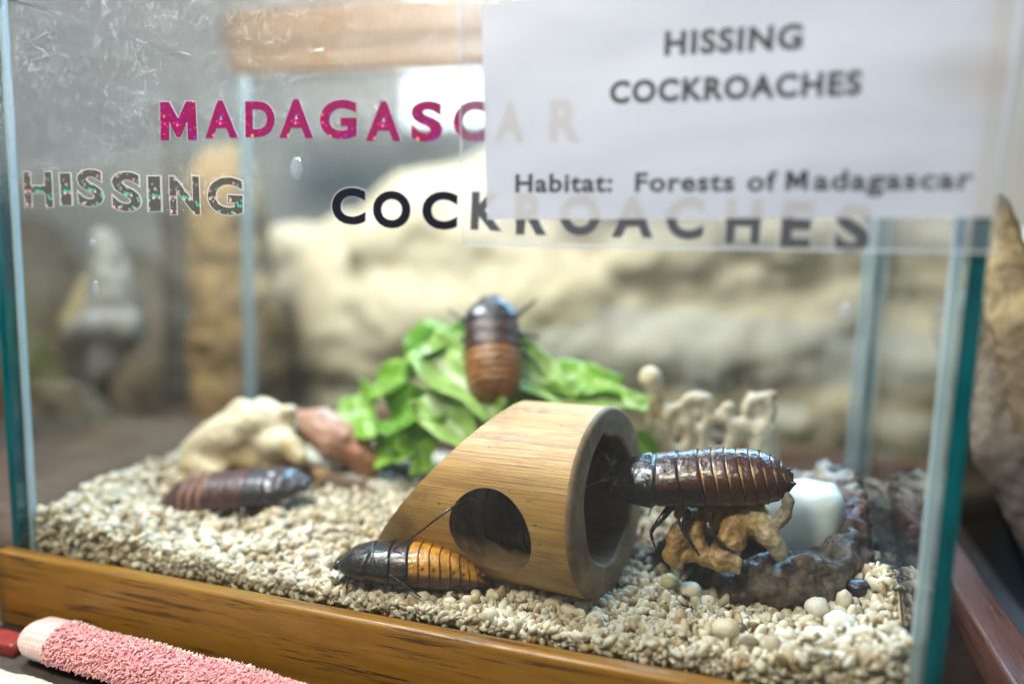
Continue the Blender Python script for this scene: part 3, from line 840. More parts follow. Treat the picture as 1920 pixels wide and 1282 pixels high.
me.materials.append(M['gravel']); me.validate()
o = bpy.data.objects.new('gravel', me); COL.objects.link(o)
tag(o, 'loose cream gravel covering the tank floor', 'gravel', kind='stuff')

# larger pebbles lying on it
def pebble(p, r, flat, col, label, name='pebble', seed=0.0, mat='gravel'):
    v, f = I1[0], I1[1]; v, f = subdiv(v, f)
    vv = []
    for q in v:
        d = 1 + 0.16 * mnoise.noise(Vector(q) * 1.6 + Vector((seed, 0, seed)))
        vv.append((p[0] + q[0] * r * d, p[1] + q[1] * r * 0.85 * d, p[2] + q[2] * r * flat * d))
    mb = MB(); mb.add(vv, [tuple(k) for k in f], 0, col)
    o = mb.build(name, M[mat], origin=(p[0], p[1], p[2] - r * flat)); tag(o, label, 'pebble', 'larger pebbles on the gravel')
W_ = (0.66, 0.62, 0.53); C_ = (0.56, 0.47, 0.33)
pebble((27.34, 3.12, 0.92), 0.36, 0.9, W_, 'round cream pebble touching the foot of the dark rock ring', seed=1)
pebble((27.89, 2.35, 0.92), 0.44, 0.75, (0.68, 0.68, 0.62), 'largest pale pebble at lower right, in front of the round cream pebble', seed=2)
pebble((28.10, 3.35, 1.18), 0.24, 1.3, (0.62, 0.55, 0.42), 'upright finger-shaped tan pebble beside the black pebble', seed=3)
pebble((24.79, 1.62, 0.52), 0.40, 0.8, (0.58, 0.52, 0.38), 'rough cream pebble lying alone near the front glass, below the bone ornament', seed=11)
pebble((27.31, 1.75, 0.72), 0.40, 0.6, (0.70, 0.69, 0.64), 'whitish blurred pebble nearest the front glass at lower right', seed=12)
pebble((15.50, 0.98, 0.20), 0.27, 0.85, (0.60, 0.53, 0.40), 'smooth beige pebble below the orange cockroach, by its foot', seed=4)
pebble((18.1, 0.95, 0.10), 0.36, 0.55, (0.64, 0.60, 0.52), 'wide pale pebble between the bamboo and the front glass', seed=5)
pebble((16.41, 1.0, 0.18), 0.25, 0.8, (0.62, 0.55, 0.42), 'grey-beige pebble right of the smooth beige one', seed=6)
pebble((17.20, 1.15, 0.40), 0.17, 0.9, (0.42, 0.34, 0.20), 'small brown pebble at the tail of the orange cockroach', seed=7)
pebble((22.92, 4.0, 0.62), 0.30, 0.9, (0.46, 0.43, 0.24), 'dull olive pebble in the shade right of the bamboo', seed=8)
pebble((23.64, 3.7, 0.60), 0.34, 0.75, (0.60, 0.56, 0.46), 'pale angular pebble right of the olive one, under the bone ornament', seed=13)
pebble((28.55, 3.95, 1.35), 0.40, 0.8, (0.008, 0.009, 0.016), 'shiny black pebble at the right foot of the rock ring', seed=9, mat='shell_soft')

# ------------------------------------------------------------------ bamboo tube
E_ = Vector((20.933, 3.637, 3.20)); YAW, TILT = -0.221, 0.069
ax = Vector((math.cos(YAW) * math.cos(TILT), math.sin(YAW) * math.cos(TILT), math.sin(TILT)))
sy = Vector((-math.sin(YAW), math.cos(YAW), 0)); sz_ = ax.cross(sy)
BM = Matrix((ax, sy, sz_)).transposed().to_4x4(); BM.translation = E_
RO, RI = 3.1, 2.05
def bam_end(z):                       # oblique cut of the far end: x along the tube as a function of height
    return -6.35 + (z - RO) * (-0.62) * -1 if False else -3.3 - (RO - z) * 0.93
def build_bamboo():
    N, K = 128, 40
    v = []; f = []; m = []
    def wob(t): return 1 + 0.008 * math.sin(2 * t + 0.7) + 0.006 * math.sin(5 * t)
    def wob2(t): return 1 + 0.03 * math.sin(3 * t + 1) + 0.015 * math.sin(7 * t) + 0.10 * math.exp(-((t - 1.75) / 0.16) ** 2)
    def ring(r, x_of_z, cy=0, cz=0, bev=0.0):
        out = []
        for k in range(N):
            t = 2 * math.pi * k / N
            y = cy + r * (wob(t) if r > 2.5 else wob2(t)) * math.cos(t); z = cz + r * (wob(t) if r > 2.5 else wob2(t)) * math.sin(t)
            out.append((x_of_z(z), y, z))
        return out
    rings = []
    BV = 0.16
    for i in range(K + 1):                     # outside, left to right
        u = i / K
        rings.append((ring(RO, lambda z: bam_end(z) * (1 - u) + u * -BV), 0))
    for a in (30, 60, 90):                     # rounded lip of the near end
        w = math.radians(a)
        rings.append((ring(RO - BV * (1 - math.cos(w)), lambda z: -BV + BV * math.sin(w)), 1))
    rings.append((ring(RI + 0.08, lambda z: 0.0, 0, 0.12), 1))
    rings.append((ring(RI, lambda z: -0.08, 0, 0.12), 1))
    for i in range(1, K + 1):                  # inside, right to left
        u = i / K
        rings.append((ring(RI, lambda z: -0.08 * (1 - u) + (bam_end(z)) * u, 0, 0.12), 2))
    for r, _ in rings: v += r
    R = len(rings)
    for i in range(R):
        j = (i + 1) % R
        mi = rings[i + 1][1] if i + 1 < R else 1
        for k in range(N):
            a, b = i * N + k, i * N + (k + 1) % N
            f.append((a, j * N + k, j * N + (k + 1) % N, b)); m.append(mi)
    return v, f, m
v, f, m = build_bamboo()
f = [tuple(reversed(q)) for q in f]
import bmesh
def outward(ob):
    b = bmesh.new(); b.from_mesh(ob.data); bmesh.ops.recalc_face_normals(b, faces=b.faces); b.to_mesh(ob.data); b.free()
mb = MB(); mb.add(v, f, m); tmp = mb.build('t', [M['bamboo'], M['bamboo_cut'], M['bamboo_in']], matrix=BM)
# the round side hole, drilled through the front wall only
hc = Vector((17.50, 1.00, 2.74))
hl = BM.inverted() @ hc
cv, cf = tube_vf([(0, 0, 0), (0, -6, 0)], 1.42, 64)
mbc = MB(); mbc.add([(p[0] * 1.04, p[1], p[2]) for p in cv], cf, 0)
CM = BM @ Matrix.Translation(Vector((hl.x, 0, hl.z))) @ Matrix.Rotation(math.radians(4), 4, 'X')
cut = mbc.build('c', [M['bamboo_in']], matrix=CM)
outward(tmp); outward(cut)
bo = tmp.modifiers.new('b', 'BOOLEAN'); bo.operation = 'DIFFERENCE'; bo.object = cut; bo.solver = 'EXACT'; bo.material_mode = 'TRANSFER'
me = evaluated(tmp); drop(tmp); drop(cut)
bamboo = bpy.data.objects.new('bamboo_tube', me); COL.objects.link(bamboo)
Mm = BM.copy(); Mm.translation = Mm.translation * S; bamboo.matrix_world = Mm
for p in me.polygons: p.use_smooth = True
try: me.set_sharp_from_angle(angle=math.radians(35))
except Exception: pass
tag(bamboo, 'hollow bamboo tube cut aslant, with a round hole in its side', 'bamboo tube')

# ------------------------------------------------------------------ cockroaches: x points to the head, z is the back
SEG = [0.03, 0.265, 0.385, 0.505, 0.575, 0.645, 0.712, 0.778, 0.84, 0.897, 0.95, 1.0]
PW = [(0.035, 0.34), (0.06, 0.54), (0.10, 0.72), (0.16, 0.87), (0.245, 0.98), (0.345, 0.96), (0.45, 0.98), (0.62, 1.0), (0.75, 0.98), (0.85, 0.90), (0.92, 0.74), (0.965, 0.54), (1.0, 0.20)]
PWT = [(0.035, 0.30), (0.06, 0.50), (0.10, 0.66), (0.16, 0.82), (0.245, 0.92), (0.345, 0.97), (0.45, 1.0), (0.58, 0.96), (0.70, 0.84), (0.80, 0.68), (0.89, 0.50), (0.95, 0.34), (1.0, 0.12)]
PH = [(0.035, 0.22), (0.08, 0.46), (0.15, 0.69), (0.245, 0.80), (0.345, 0.86), (0.45, 0.92), (0.65, 1.0), (0.82, 0.90), (0.91, 0.70), (0.96, 0.48), (1.0, 0.16)]
def lerp(tab, s):
    for (a, p), (b, q) in zip(tab, tab[1:]):
        if s <= b:
            t = (s - a) / (b - a); t = t * t * (3 - 2 * t) * 0.4 + t * 0.6
            return p + (q - p) * t
    return tab[-1][1]


def pal_dark(k, t, th, s):
    side = abs(math.cos(th))
    if k == 0: return (0.006, 0.008, 0.013)
    if k in (1, 2):
        if side > 0.80 or t > 0.9 or th > math.pi: return (0.009, 0.008, 0.009)
        return (0.038, 0.011, 0.010) if k == 1 else (0.055, 0.016, 0.009)
    if t < 0.24 and side > 0.22: return (0.42, 0.23, 0.085)
    if t < 0.10: return (0.14, 0.06, 0.025)
    return (0.056, 0.0165, 0.007)
def pal_orange(k, t, th, s):
    if th > math.pi + 0.12: return (0.075, 0.035, 0.018)
    if k <= 2: return (0.009, 0.008, 0.009) if k < 2 or t > 0.75 else (0.03, 0.014, 0.009)
    side = math.degrees(th) if th < math.pi / 2 else 180 - math.degrees(th)
    if side < 9: return (0.11, 0.05, 0.02)
    if 20 < side < 31 and 0.40 < t < 0.60 and k % 3: return (0.02, 0.012, 0.008)
    if t > 0.93 or t < 0.07: return (0.16, 0.065, 0.012)
    return (0.56, 0.25, 0.025)
def pal_plum(k, t, th, s):
    if k <= 1: return (0.030, 0.026, 0.034)
    if k >= 5 and k <= 7 and t < 0.45: return (0.30, 0.14, 0.08)
    return (0.080, 0.033, 0.032)
def pal_amber(k, t, th, s):
    if k == 0: return (0.008, 0.010, 0.016)
    if k <= 2: return (0.05, 0.016, 0.010)
    return (0.30, 0.115, 0.025) if t > 0.12 else (0.16, 0.055, 0.014)
def pal_black(k, t, th, s):
    return (0.012, 0.009, 0.009) if t > 0.08 else (0.022, 0.013, 0.011)


def roach(name, label, L, W, H, pal, M4, mat, legs, feelers, bend=0.0, flange=0.06, hv=0.34, rough_seed=0.0, pw=PW):
    """one continuous animal mesh: segmented body, head, six legs, antennae and cerci"""
    mb = MB(); N = 44; v = []; c = []; rings = 0
    for k in range(len(SEG) - 1):
        a, b = SEG[k], SEG[k + 1]
        steps = 16 if k == 0 else 9
        lip = 0.055 if k < 3 else 0.045
        for i in range(steps + 1):
            t = i / steps
            s = a + (b - a) * (t if i < steps else 0.999)
            sc_ = 0.975 + lip * t ** 1.4 - (0.05 if i == 0 and k > 0 else 0)
            if i == steps: sc_ = 0.985 + lip * 0.5
            w = lerp(pw, s) * W / 2 * sc_; h = lerp(PH, s) * H * sc_
            x = L * (0.5 - s)
            zc = bend * ((s - 0.5) ** 2) * -L
            for j in range(N):
                th = 2 * math.pi * j / N
                ct, st = math.cos(th), math.sin(th)
                ww = w * (1 + flange * math.exp(-((min(th, abs(math.pi - th), 2 * math.pi - th)) / 0.16) ** 2))
                y = ww * math.copysign(abs(ct) ** 0.85, ct)
                z = h * (abs(st) ** 0.95) if st >= 0 else -h * hv * abs(st) ** 0.8
                sk = 0.03 * L * (abs(ct) ** 2) * (1 if k else -0.8) * t     # rear corners sweep back
                if k == 0:                                                   # pits and humps on the shield
                    z += 0.10 * H * mnoise.noise(Vector((x * 2.6 + rough_seed, y * 2.6, 1.0))) * max(st, 0)
                else:
                    z += 0.022 * H * mnoise.noise(Vector((x * 4 + rough_seed, y * 4, 2.0))) * max(st, 0)
                v.append((x - sk, y, z + zc)); c.append(pal(k, t, th, s))
            rings += 1
    f = []
    for i in range(rings - 1):
        for j in range(N):
            q = i * N + j; r = i * N + (j + 1) % N
            f.append((q, r, r + N, q + N))
    f.append(tuple(range(N - 1, -1, -1))); f.append(tuple(range((rings - 1) * N, rings * N)))
    mb.add(v, f, 0, c)
    # head tucked under the shield, eyes as dark knobs
    z0 = bend * 0.22 * -L
    hx = L * 0.5 - 0.02 * L
    hv_, hf = capsule_vf((hx - 0.02 * L, -W * 0.07, z0 - 0.02 * H), 0.105 * W, (hx - 0.02 * L, W * 0.07, z0 - 0.02 * H), 0.105 * W, 16, 5)
    mb.add(hv_, hf, 0, (0.02, 0.016, 0.016))
    for sgn in (-1, 1):
        a_, b_ = capsule_vf((hx, sgn * W * 0.15, z0), 0.045 * W, (hx - 0.01 * L, sgn * W * 0.16, z0 - 0.05), 0.04 * W, 10, 4)
        mb.add(a_, b_, 0, (0.006, 0.006, 0.008))
        tp = [(-L * 0.48, sgn * W * 0.10, 0.05), (-L * 0.505, sgn * W * 0.14, 0.08), (-L * 0.525, sgn * W * 0.16, 0.12)]
        mb.add(*tube_vf(tp, [0.07, 0.06, 0.02], 8), 0, (0.05, 0.03, 0.03))
    for path in legs:
        P = spline([Vector(p) for p in path], 14)
        r = []
        for i in range(len(P)):
            u = i / (len(P) - 1)
            r.append(0.037 * W * (1.9 - 0.7 * u / 0.4 if u < 0.4 else (1.0 - 0.35 * (u - 0.4) / 0.4 if u < 0.8 else 0.42)) * (1.0 if u < 0.97 else 0.6))
        a_, b_ = tube_vf(P, r, 9, 1.0)
        mb.add(a_, b_, 0, (0.016, 0.012, 0.011))
        for i in range(6, 12):                       # spines on the shank
            d = (P[i + 1] - P[i]).normalized(); o_ = d.orthogonal().normalized()
            for q in range(2):
                side = Matrix.Rotation(q * 2.4 + i, 3, d) @ o_
                a_, b_ = tube_vf([P[i], P[i] + side * 0.12 * W / 2 + d * 0.07], [0.018, 0.004], 5)
                mb.add(a_, b_, 0, (0.016, 0.012, 0.011))
    for path in feelers:
        P = spline([Vector(p) for p in path], 40)
        r = [(0.046 - 0.024 * i / 40) * (1.12 if i % 2 else 0.92) for i in range(41)]
        a_, b_ = tube_vf(P, r, 7)
        mb.add(a_, b_, 0, (0.022, 0.014, 0.012))
    o = mb.build(name, M[mat], matrix=M4)
    tag(o, label, 'cockroach', 'hissing cockroaches in the tank')
    return o


def pose(pos, fwd, up):
    f_ = Vector(fwd).normalized(); u = Vector(up); u = (u - f_ * u.dot(f_)).normalized(); l = u.cross(f_)
    m = Matrix((f_, l, u)).transposed().to_4x4(); m.translation = Vector(pos); return m
def loc(M4, *pts):
    inv = M4.inverted(); return [inv @ Vector(p) for p in pts]


def side_legs(W, L, drop=0.55, spread=1.0, skip=()):
    out = []
    k = 0
    for x, dx in ((0.24, 0.16), (0.12, -0.02), (0.02, -0.18)):
        for s in (-1, 1):
            if k not in skip:
                out.append([(L * x, s * W * 0.22, -0.18), (L * (x + dx * .4), s * W * 0.50, -0.12), (L * (x + dx), s * W * 0.72 * spread, -drop * 0.6), (L * (x + dx * 1.5), s * W * 0.86 * spread, -drop)])
            k += 1
    return out


# the big one crossing from the bone to the bamboo
M1 = pose((23.60, 3.95, 4.17), (-1, -0.12, -0.105), (0.0, -0.52, 0.85))
legs1 = [loc(M1, (22.9, 3.5, 3.4), (22.55, 3.1, 2.95), (22.35, 3.0, 2.6), (22.5, 2.95, 2.15)),
         loc(M1, (23.4, 3.4, 3.3), (23.25, 2.95, 3.05), (23.5, 2.9, 2.6), (23.85, 2.95, 2.1)),
         loc(M1, (24.1, 3.4, 3.25), (24.1, 2.9, 3.0), (24.6, 2.85, 2.5), (25.10, 2.75, 2.45)),
         loc(M1, (22.8, 4.4, 3.6), (22.6, 5.0, 3.4), (22.2, 5.2, 2.9), (22.0, 5.2, 2.3)),
         loc(M1, (24.2, 4.6, 3.5), (24.6, 5.2, 3.3), (25.2, 5.3, 2.8), (25.6, 5.3, 2.2))]
fe1 = [loc(M1, (21.0, 3.55, 4.05), (20.5, 3.1, 3.95), (20.1, 2.6, 3.85), (19.95, 2.35, 4.0), (19.85, 2.2, 4.4)),
       loc(M1, (21.0, 3.75, 4.1), (20.6, 3.9, 4.7), (20.0, 4.0, 4.9), (19.2, 4.1, 4.6))]
roach('cockroach', 'large glossy cockroach with banded brown back, head in the bamboo end', 5.6, 2.04, 0.95, pal_dark, M1, 'shell', legs1, fe1, bend=0.03)

# the orange one between bamboo and glass
M2 = pose((14.72, 1.56, 0.95), (-1, -0.21, 0.06), (-0.05, -0.06, 1.0))
legs2 = [loc(M2, (13.9, 1.1, 0.75), (13.69, 0.72, 1.14), (14.65, 0.60, 0.92), (15.62, 0.58, 0.42)),
         loc(M2, (13.3, 1.0, 0.7), (13.25, 0.66, 0.97), (13.05, 0.58, 0.56), (13.02, 0.56, 0.05)),
         loc(M2, (13.1, 1.0, 0.6), (12.7, 0.8, 0.4), (12.5, 0.7, 0.15), (12.4, 0.65, 0.0))]
roach('cockroach', 'cockroach with orange spotted abdomen between the bamboo and the front glass', 4.95, 1.8, 0.76, pal_orange, M2, 'shell_soft', legs2, [], flange=0.09, hv=0.75, rough_seed=4, bend=0.20, pw=PWT)

# the dark one inside the tube, feeler out of the round hole
M3 = BM @ pose((-3.5, -0.55, -0.35), (-1, 0.06, 0.05), (0.0, -0.80, 0.30))
fe3 = [loc(M3, (16.53, 2.80, 3.01), (16.46, 1.30, 3.30), (15.92, 0.85, 2.88), (15.13, 0.90, 2.18), (14.39, 1.10, 1.60))]
roach('cockroach', 'black cockroach hiding inside the bamboo, seen through its round hole', 4.8, 2.7, 0.72, pal_black, M3, 'shell', side_legs(2.2, 4.8, 0.45, 0.8), fe3, rough_seed=8)
M4 = BM @ pose((-2.35, 0.75, 0.95), (-1, 0.05, -0.04), (0.0, 0.55, -0.8))
roach('cockroach', 'dark reddish cockroach clinging to the roof inside the open bamboo end', 4.2, 1.9, 0.6, pal_plum, M4, 'shell', side_legs(1.9, 4.2, 0.5, 0.8), [], rough_seed=22)

# the blurred one climbing the lettuce
M5 = pose((14.9, 9.2, 7.15), (-0.20, 0.36, 0.92), (0.10, -0.95, 0.35))
roach('cockroach', 'amber cockroach with black shield climbing the top of the lettuce', 4.5, 2.3, 0.95, pal_amber, M5, 'shell_soft', side_legs(2.3, 4.5, 0.6), [], rough_seed=12)

# the blurred one at left
M6 = pose((6.05, 4.35, 1.42), (1, 0.18, 0.20), (-0.15, -0.36, 0.92))
roach('cockroach', 'plum brown cockroach lying on the gravel before the cream skull', 6.2, 2.0, 0.85, pal_plum, M6, 'shell_soft', side_legs(2.3, 6.2, 0.6), [], rough_seed=15)

# ------------------------------------------------------------------ dark rock ring with bone, white block inside
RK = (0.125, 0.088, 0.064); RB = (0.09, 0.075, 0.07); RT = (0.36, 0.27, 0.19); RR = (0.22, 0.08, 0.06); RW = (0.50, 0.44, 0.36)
SHADE_RK = (0.022, 0.018, 0.016)  # shadow behind and below the bone, put in as near-black rock caps
caps = [((22.40, 5.80, 0.25), 0.6, (24.05, 5.80, 1.48), 0.85, SHADE_RK), ((24.05, 5.80, 1.48), 0.85, (25.46, 5.40, 1.37), 0.6, SHADE_RK), ((23.84, 4.60, 0.24), 0.6, (24.44, 4.40, 0.34), 0.70, (0.03, 0.025, 0.022)), ((24.44, 4.40, 0.34), 0.70, (25.65, 4.10, 0.95), 0.80, RK), ((25.64, 4.10, 1.03), 0.80, (27.06, 4.20, 1.22), 0.82, RK),
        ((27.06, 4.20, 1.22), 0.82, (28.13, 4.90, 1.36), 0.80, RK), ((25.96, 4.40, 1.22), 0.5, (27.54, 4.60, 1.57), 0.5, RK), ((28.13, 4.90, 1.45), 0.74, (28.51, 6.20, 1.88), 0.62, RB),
        ((28.49, 6.40, 1.99), 0.60, (28.57, 7.80, 2.64), 0.6, RR), ((28.57, 7.80, 2.64), 0.58, (28.51, 9.20, 3.07), 0.55, RT),
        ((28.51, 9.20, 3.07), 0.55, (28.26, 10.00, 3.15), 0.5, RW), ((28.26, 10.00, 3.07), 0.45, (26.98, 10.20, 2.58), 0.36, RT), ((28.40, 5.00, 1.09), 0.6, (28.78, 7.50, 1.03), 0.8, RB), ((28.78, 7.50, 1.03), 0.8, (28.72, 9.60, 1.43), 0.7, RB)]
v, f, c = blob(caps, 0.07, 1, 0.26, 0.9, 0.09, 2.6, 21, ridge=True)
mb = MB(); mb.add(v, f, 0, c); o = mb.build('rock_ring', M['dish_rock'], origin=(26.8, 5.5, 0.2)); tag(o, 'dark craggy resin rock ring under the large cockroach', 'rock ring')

BO = (0.33, 0.19, 0.06); BP = (0.50, 0.38, 0.20); BG = (0.30, 0.255, 0.18)
def pt(x, y, d): return (x, y, d)
caps = [((23.53, 4.30, 2.97), 0.50, (25.00, 4.20, 3.29), 0.55, BO), ((25.00, 4.20, 3.29), 0.50, (25.36, 3.90, 3.27), 0.45, BO), ((25.36, 3.80, 3.31), 0.40, (25.82, 3.50, 2.88), 0.34, BP), ((25.82, 3.50, 2.88), 0.34, (26.19, 3.30, 2.41), 0.22, BG),
        ((24.93, 3.80, 3.25), 0.42, (24.77, 3.30, 2.63), 0.34, BO), ((24.77, 3.30, 2.63), 0.36, (24.50, 3.10, 2.01), 0.32, BO), ((24.50, 3.10, 2.01), 0.30, (24.98, 2.90, 1.83), 0.14, BP),
        ((24.85, 3.00, 2.16), 0.22, (25.01, 2.90, 2.11), 0.15, BP), ((24.50, 3.10, 1.98), 0.26, (24.01, 3.20, 2.00), 0.22, BO), ((24.01, 3.20, 2.00), 0.24, (23.62, 3.40, 2.39), 0.22, BO), ((23.62, 3.40, 2.39), 0.24, (23.59, 3.90, 3.03), 0.3, BO),
        ((23.62, 3.40, 2.39), 0.22, (23.37, 3.40, 2.56), 0.2, BO), ((23.34, 3.60, 2.75), 0.28, (23.10, 3.40, 2.35), 0.24, BO), ((23.10, 3.40, 2.35), 0.24, (23.03, 3.30, 1.85), 0.26, BO), ((23.04, 3.30, 1.81), 0.22, (23.21, 3.30, 1.59), 0.16, BP),
        ((23.52, 3.60, 2.51), 0.14, (23.48, 3.50, 1.84), 0.12, BO), ((23.49, 3.40, 1.88), 0.14, (23.14, 3.40, 1.65), 0.14, BO), ((24.01, 3.20, 2.00), 0.2, (23.50, 3.30, 1.83), 0.16, BO)]
# the loop at the right end
ring_px = [(25.54, 3.70, 3.31), (25.44, 3.80, 3.66), (25.56, 3.90, 4.11), (25.85, 3.90, 4.37), (26.17, 3.80, 4.28), (26.32, 3.70, 3.93), (26.27, 3.60, 3.55), (26.03, 3.50, 3.21), (25.77, 3.50, 3.11)]
rr = [0.2, 0.16, 0.15, 0.13, 0.15, 0.18, 0.21, 0.24, 0.26]
caps = [(a, ra * 1.22, b, rb * 1.2, c) for a, ra, b, rb, c in caps]
for i in range(len(ring_px) - 1): caps.append((ring_px[i], rr[i], ring_px[i + 1], rr[i + 1], BG))
v, f, c = blob(caps, 0.05, 3, 0.09, 2.2, 0.03, 7.0, 31)
mb = MB(); mb.add(v, f, 0, c); o = mb.build('bone_piece', M['bone'], origin=(24.5, 3.8, 1.2)); tag(o, 'yellowed bone-like ornament with a loop, under the large cockroach', 'bone ornament')

v = []; f = []
def superbox(cx, cy, cz, ax_, ay, az, p=4.0, n=28):
    vv = []; ff = []
    for i in range(n + 1):
        ph = -math.pi / 2 + math.pi * i / n
        for j in range(2 * n):
            th = math.pi * j / n
            g = lambda w, q: math.copysign(abs(w) ** (2 / q), w)
            x = g(math.cos(ph), p) * g(math.cos(th), p); y = g(math.cos(ph), p) * g(math.sin(th), p); z = g(math.sin(ph), p)
            d = 1 + 0.03 * mnoise.noise(Vector((x, y, z)) * 2.5)
            vv.append((cx + ax_ * x * d, cy + ay * y * d, cz + az * z * d))
    for i in range(n):
        for j in range(2 * n):
            a = i * 2 * n + j; b = i * 2 * n + (j + 1) % (2 * n)
            ff.append((a, b, b + 2 * n, a + 2 * n))
    return vv, ff
mb = MB()
a, b = superbox(0, 0, 0, 1.45, 1.35, 1.42, 4.6)
a = [(26.8 + x * (1 + 0.05 * z) + 0.05 * mnoise.noise(Vector((x, y, z)) * 1.6), 7.0 + y, 2.12 + z + (0.10 * x - 0.12 * y + 0.10 * mnoise.noise(Vector((x * 1.3, y * 1.3, 4)))) * (z > 0) - 0.06 * math.exp(-((z + 0.1) / 0.08) ** 2)) for x, y, z in a]
mb.add(a, b)
o = mb.build('white_block', M['gel'], origin=(26.65, 7.35, 0.85)); tag(o, 'white translucent block standing inside the dark rock ring', 'block')

